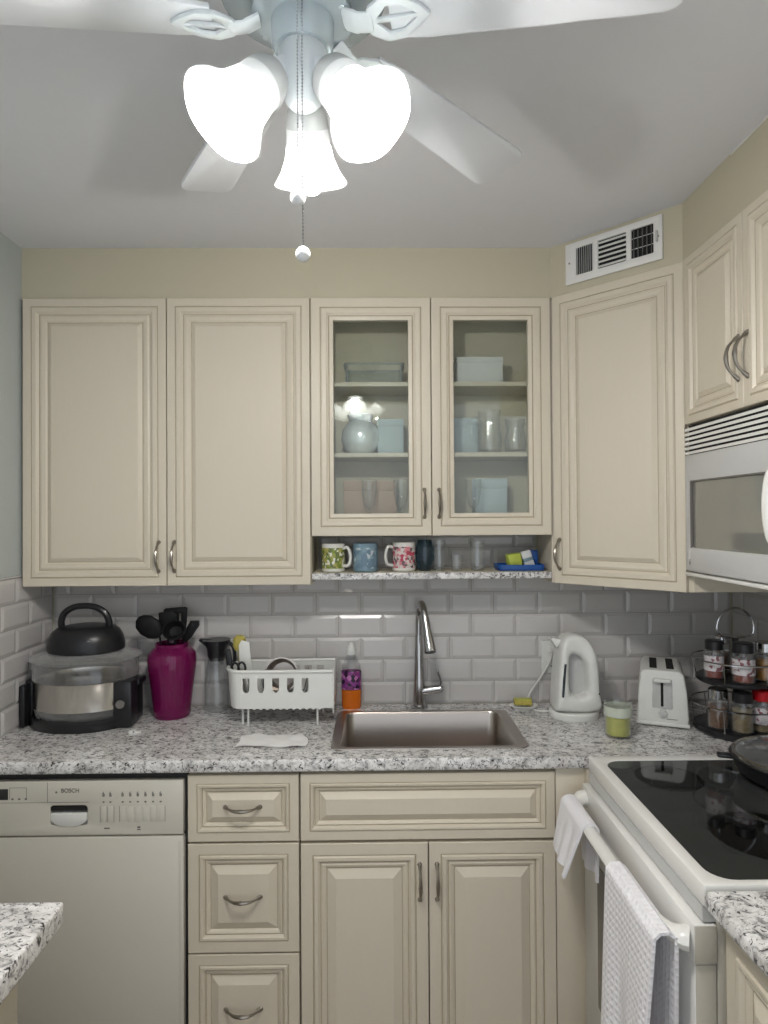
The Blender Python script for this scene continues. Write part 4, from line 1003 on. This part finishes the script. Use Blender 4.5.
mug('blue-grey mug with a pale blotchy print, second from left on the open shelf', (42.65, -5.5, SZ), 1.6, 3.6, M['mug_blue'], M['mug_photo'], 70, .15)
mug('white mug with red floral print in the middle of the open shelf', (47.6, -5.3, SZ), 1.5, 3.7, M['mug'], M['mug_red'], 195)
t = thing('tumbler', 'dark blue-grey glass tumbler beside the red floral mug on the shelf', 'glass', (50.3, -5.2, SZ))
MB().lathe([(0, 0), (.75, 0), (.8, .2), (1.25, 1.6), (1.2, 2.8), (.9, 3.9), (.85, 3.9), (1.1, 2.8), (1.15, 1.6), (.7, .4), (0, .35)], seg=28).build('body', M['blue_glass'], t)
MB().lathe([(.84, 3.86), (.93, 3.86), (.93, 3.98), (.84, 3.98), (.84, 3.86)], seg=28).build('rim', M['blue_glass'], t)
def clearglass(label, loc, r0, r1, h):
    t = thing('drinking_glass', label, 'glass', loc, 0, 'clear glasses on the open shelf')
    MB().lathe([(0, 0), (r0, 0), (r0*1.02, .2), (r1, h), (r1-.08, h), (r0*.92, .5), (0, .45)], seg=24).build('body', M['glass'], t)
    MB().lathe([(0, 0), (r0*.9, 0), (r0*.9, .4), (0, .4)], seg=20, cz=.04).build('foot', M['glass'], t)
clearglass('tall clear glass just right of the dark blue tumbler on the shelf', (52.2, -5.0, SZ), .7, .85, 3.9)
clearglass('small clear shot glass standing between two taller glasses on the shelf', (54.4, -5.4, SZ), .7, .8, 2.0)
clearglass('clear tumbler standing alone left of the blue tray on the shelf', (57.1, -5.2, SZ), .85, .95, 3.7)
t = thing('tray', 'flat blue plastic tray at the right end of the open shelf', 'tray', (62.6, -4.6, SZ))
MB().prism(rrect(-2.9, 2.9, -2.0, 2.0, .6), 'z', 0, .18).build('bottom', M['blue_plastic'], t)
mb = MB(); mb.prism(rrect(-3.0, 3.0, -2.1, 2.1, .7), 'z', .18, .75, [rrect(-2.8, 2.8, -1.9, 1.9, .6)]); mb.build('rim', M['blue_plastic'], t)
def pouch(name, label, loc, rot, dims, mat, band):
    t = thing(name, label, 'packet', loc); t.rotation_euler = tuple(R(a) for a in rot)
    w, d, h = dims
    MB().box(-w/2, w/2, -d/2, d/2, 0, h, .15).build('wrapper', mat, t)
    MB().box(-w/2-.02, w/2+.02, -d/2-.02, d/2+.02, h*.35, h*.6, .1).build('band', band, t)
pouch('packet', 'lime green packet lying in the blue tray', (62.0, -4.9, SZ+.22), (0, -8, 10), (1.7, 1.4, 1.9), M['lime'], M['lime'])
pouch('packet', 'white packet with dark stripe leaning in the blue tray', (64.0, -4.7, SZ+.35), (0, -18, 0), (1.3, 1.1, 2.2), M['box_white'], M['blue_glass'])
pouch('packet', 'blue packet at the back right corner of the blue tray', (64.8, -3.4, SZ+.2), (0, 0, 0), (1.0, 1.0, 2.3), M['blue_plastic'], M['blue_plastic'])

# ------------------------------------------------------------------ inside the glass cabinet
S1, S2, S0 = 60+9.9+.56-.02, 60+18.85+.56-.02, 60.7
S1 += .02; S2 += .02; S0 += .02
t = thing('baking_dish', 'rectangular clear glass baking dish on the top shelf behind the left glazed door', 'dish', (43.9, -3.8, S2))
mb = MB(); mb.prism(rrect(-3.7, 3.7, -2.2, 2.2, .6), 'z', .15, 2.6, [rrect(-3.5, 3.5, -2.0, 2.0, .5)]); mb.build('wall', M['pressed'], t)
mb = MB(); mb.prism(rrect(-3.7, 3.7, -2.2, 2.2, .6), 'z', 0, .2); mb.build('bottom', M['pressed'], t)
MB().prism(rrect(-3.95, 3.95, -2.4, 2.4, .7), 'z', 2.5, 2.7, [rrect(-3.5, 3.5, -2.0, 2.0, .5)]).build('rim', M['pressed'], t)
def carton(name, label, loc, dims, mat):
    t = thing(name, label, 'box', loc); w, d, h = dims
    MB().box(-w/2, w/2, -d/2, d/2, 0, h*.8, .06).build('body', mat, t)
    MB().box(-w/2-.03, w/2+.03, -d/2-.03, d/2+.03, h*.8, h, .06).build('lid', mat, t)
carton('gift_box', 'pale white box on the top shelf behind the right glazed door', (57.6, -3.3, S2), (6.0, 4.0, 3.6), M['box_white'])
carton('gift_box', 'pale blue box on the middle shelf behind the left glazed door', (46.0, -3.0, S1), (3.4, 3.6, 4.6), M['box_blue'])
carton('gift_box', 'pale blue box behind the glass jugs on the middle shelf', (55.6, -1.9, S1), (4.0, 2.2, 5.0), M['box_blue'])
carton('gift_box', 'pinkish box behind the flutes on the bottom shelf, left glazed door', (43.3, -2.2, S0), (7.0, 2.6, 6.4), M['box_pink'])
carton('gift_box', 'pale blue box beside the flute on the bottom shelf, right glazed door', (59.2, -2.6, S0), (4.2, 2.8, 6.6), M['box_blue'])
def flute(label, loc):
    t = thing('champagne_flute', label, 'glass', loc, 0, 'champagne flutes on the bottom shelf')
    MB().lathe([(0, 2.0), (.2, 2.1), (.75, 3.2), (.98, 4.8), (1.0, 6.4), (.93, 6.4), (.9, 4.8), (.66, 3.3), (0, 2.4)], seg=22).build('bowl', M['glass'], t)
    MB().lathe([(0, .1), (.14, .15), (.12, 1.2), (.16, 2.05), (0, 2.1)], seg=12).build('stem', M['glass'], t)
    MB().lathe([(0, 0), (1.1, 0), (1.1, .08), (.2, .18), (0, .18)], seg=22).build('foot', M['glass'], t)
flute('champagne flute near the middle of the left glazed door, bottom shelf', (43.2, -5.6, S0))
flute('champagne flute at the right side of the left glazed door, bottom shelf', (47.3, -5.6, S0))
flute('champagne flute at the left side of the right glazed door, bottom shelf', (56.6, -5.6, S0))
def jug(label, loc, r, h, ang):
    t = thing('glass_jug', label, 'jug', loc, 0, 'glass jugs on the middle shelf')
    MB().lathe([(0, 0), (r*.8, 0), (r*.95, .3), (r, h*.35), (r*.82, h*.7), (r*.95, h), (r*.88, h), (r*.75, h*.7), (r*.92, h*.35), (r*.85, .5), (0, .4)], seg=26).build('body', M['glass'], t)
    mb = MB(); mb.mx = RZ(ang); mb.tube(smooth([(r*.8, 0, h*.85), (r*1.5, 0, h*.8), (r*1.5, 0, h*.4), (r*.95, 0, h*.25)], 5), .16, 8); mb.build('handle', M['glass'], t)
jug('tall clear glass jug in the middle of the right glazed door, middle shelf', (58.9, -4.6, S1), 1.6, 5.6, 190)
jug('smaller clear glass jug at the right of the middle shelf, right glazed door', (62.3, -4.4, S1), 1.4, 4.6, -10)
t = thing('round_vase', 'round silvery glass vase on the middle shelf behind the left glazed door', 'vase', (42.1, -4.1, S1))
MB().lathe([(0, 0), (1.3, 0), (2.1, .7), (2.55, 2.0), (2.4, 3.2), (1.8, 4.1), (1.3, 4.45), (1.2, 4.4), (1.7, 4.0), (2.3, 3.1), (2.4, 2.0), (2.0, .8), (0, .2)], seg=36).build('body', M['silvered'], t)
MB().lathe([(1.2, 4.4), (1.45, 4.4), (1.7, 5.2), (1.6, 5.25), (1.2, 4.4)], seg=36).build('rim', M['silvered'], t)

# ------------------------------------------------------------------ daylight from the open room behind the camera
w = bpy.data.worlds.new('daylight'); scene.world = w; w.use_nodes = True
bg = w.node_tree.nodes['Background']; bg.inputs[0].default_value = (.87, .93, 1.0, 1); bg.inputs[1].default_value = .72

# ------------------------------------------------------------------ camera
f, pitch, roll, yaw = 636.2275, .0105, -.0061, -.0121
cam = bpy.data.cameras.new('camera'); co = bpy.data.objects.new('camera', cam); COL.objects.link(co)
cam.sensor_fit = 'HORIZONTAL'; cam.sensor_width = 36; cam.lens = f/768*36; cam.clip_start = .02
c, s = math.cos(yaw), math.sin(yaw); r_ = Vector((c, s, 0)); fw = Vector((-s, c, 0)); up = Vector((0, 0, 1))
c, s = math.cos(pitch), math.sin(pitch); f2 = c*fw+s*up; u2 = -s*fw+c*up
c, s = math.cos(roll), math.sin(roll); r3 = c*r_+s*u2; u3 = -s*r_+c*u2
m = Matrix((r3, u3, -f2)).transposed().to_4x4(); m.translation = Vector((44.0866, -87.316, 62.1258))*I
co.matrix_world = m
scene.camera = co
vs = scene.view_settings
vs.view_transform = 'Standard'; vs.look = 'None'; vs.gamma = 1; vs.use_curve_mapping = False; vs.exposure = 0.72
scene.cycles.max_bounces = 10; scene.cycles.transparent_max_bounces = 24
scene.cycles.caustics_reflective = False; scene.cycles.caustics_refractive = False
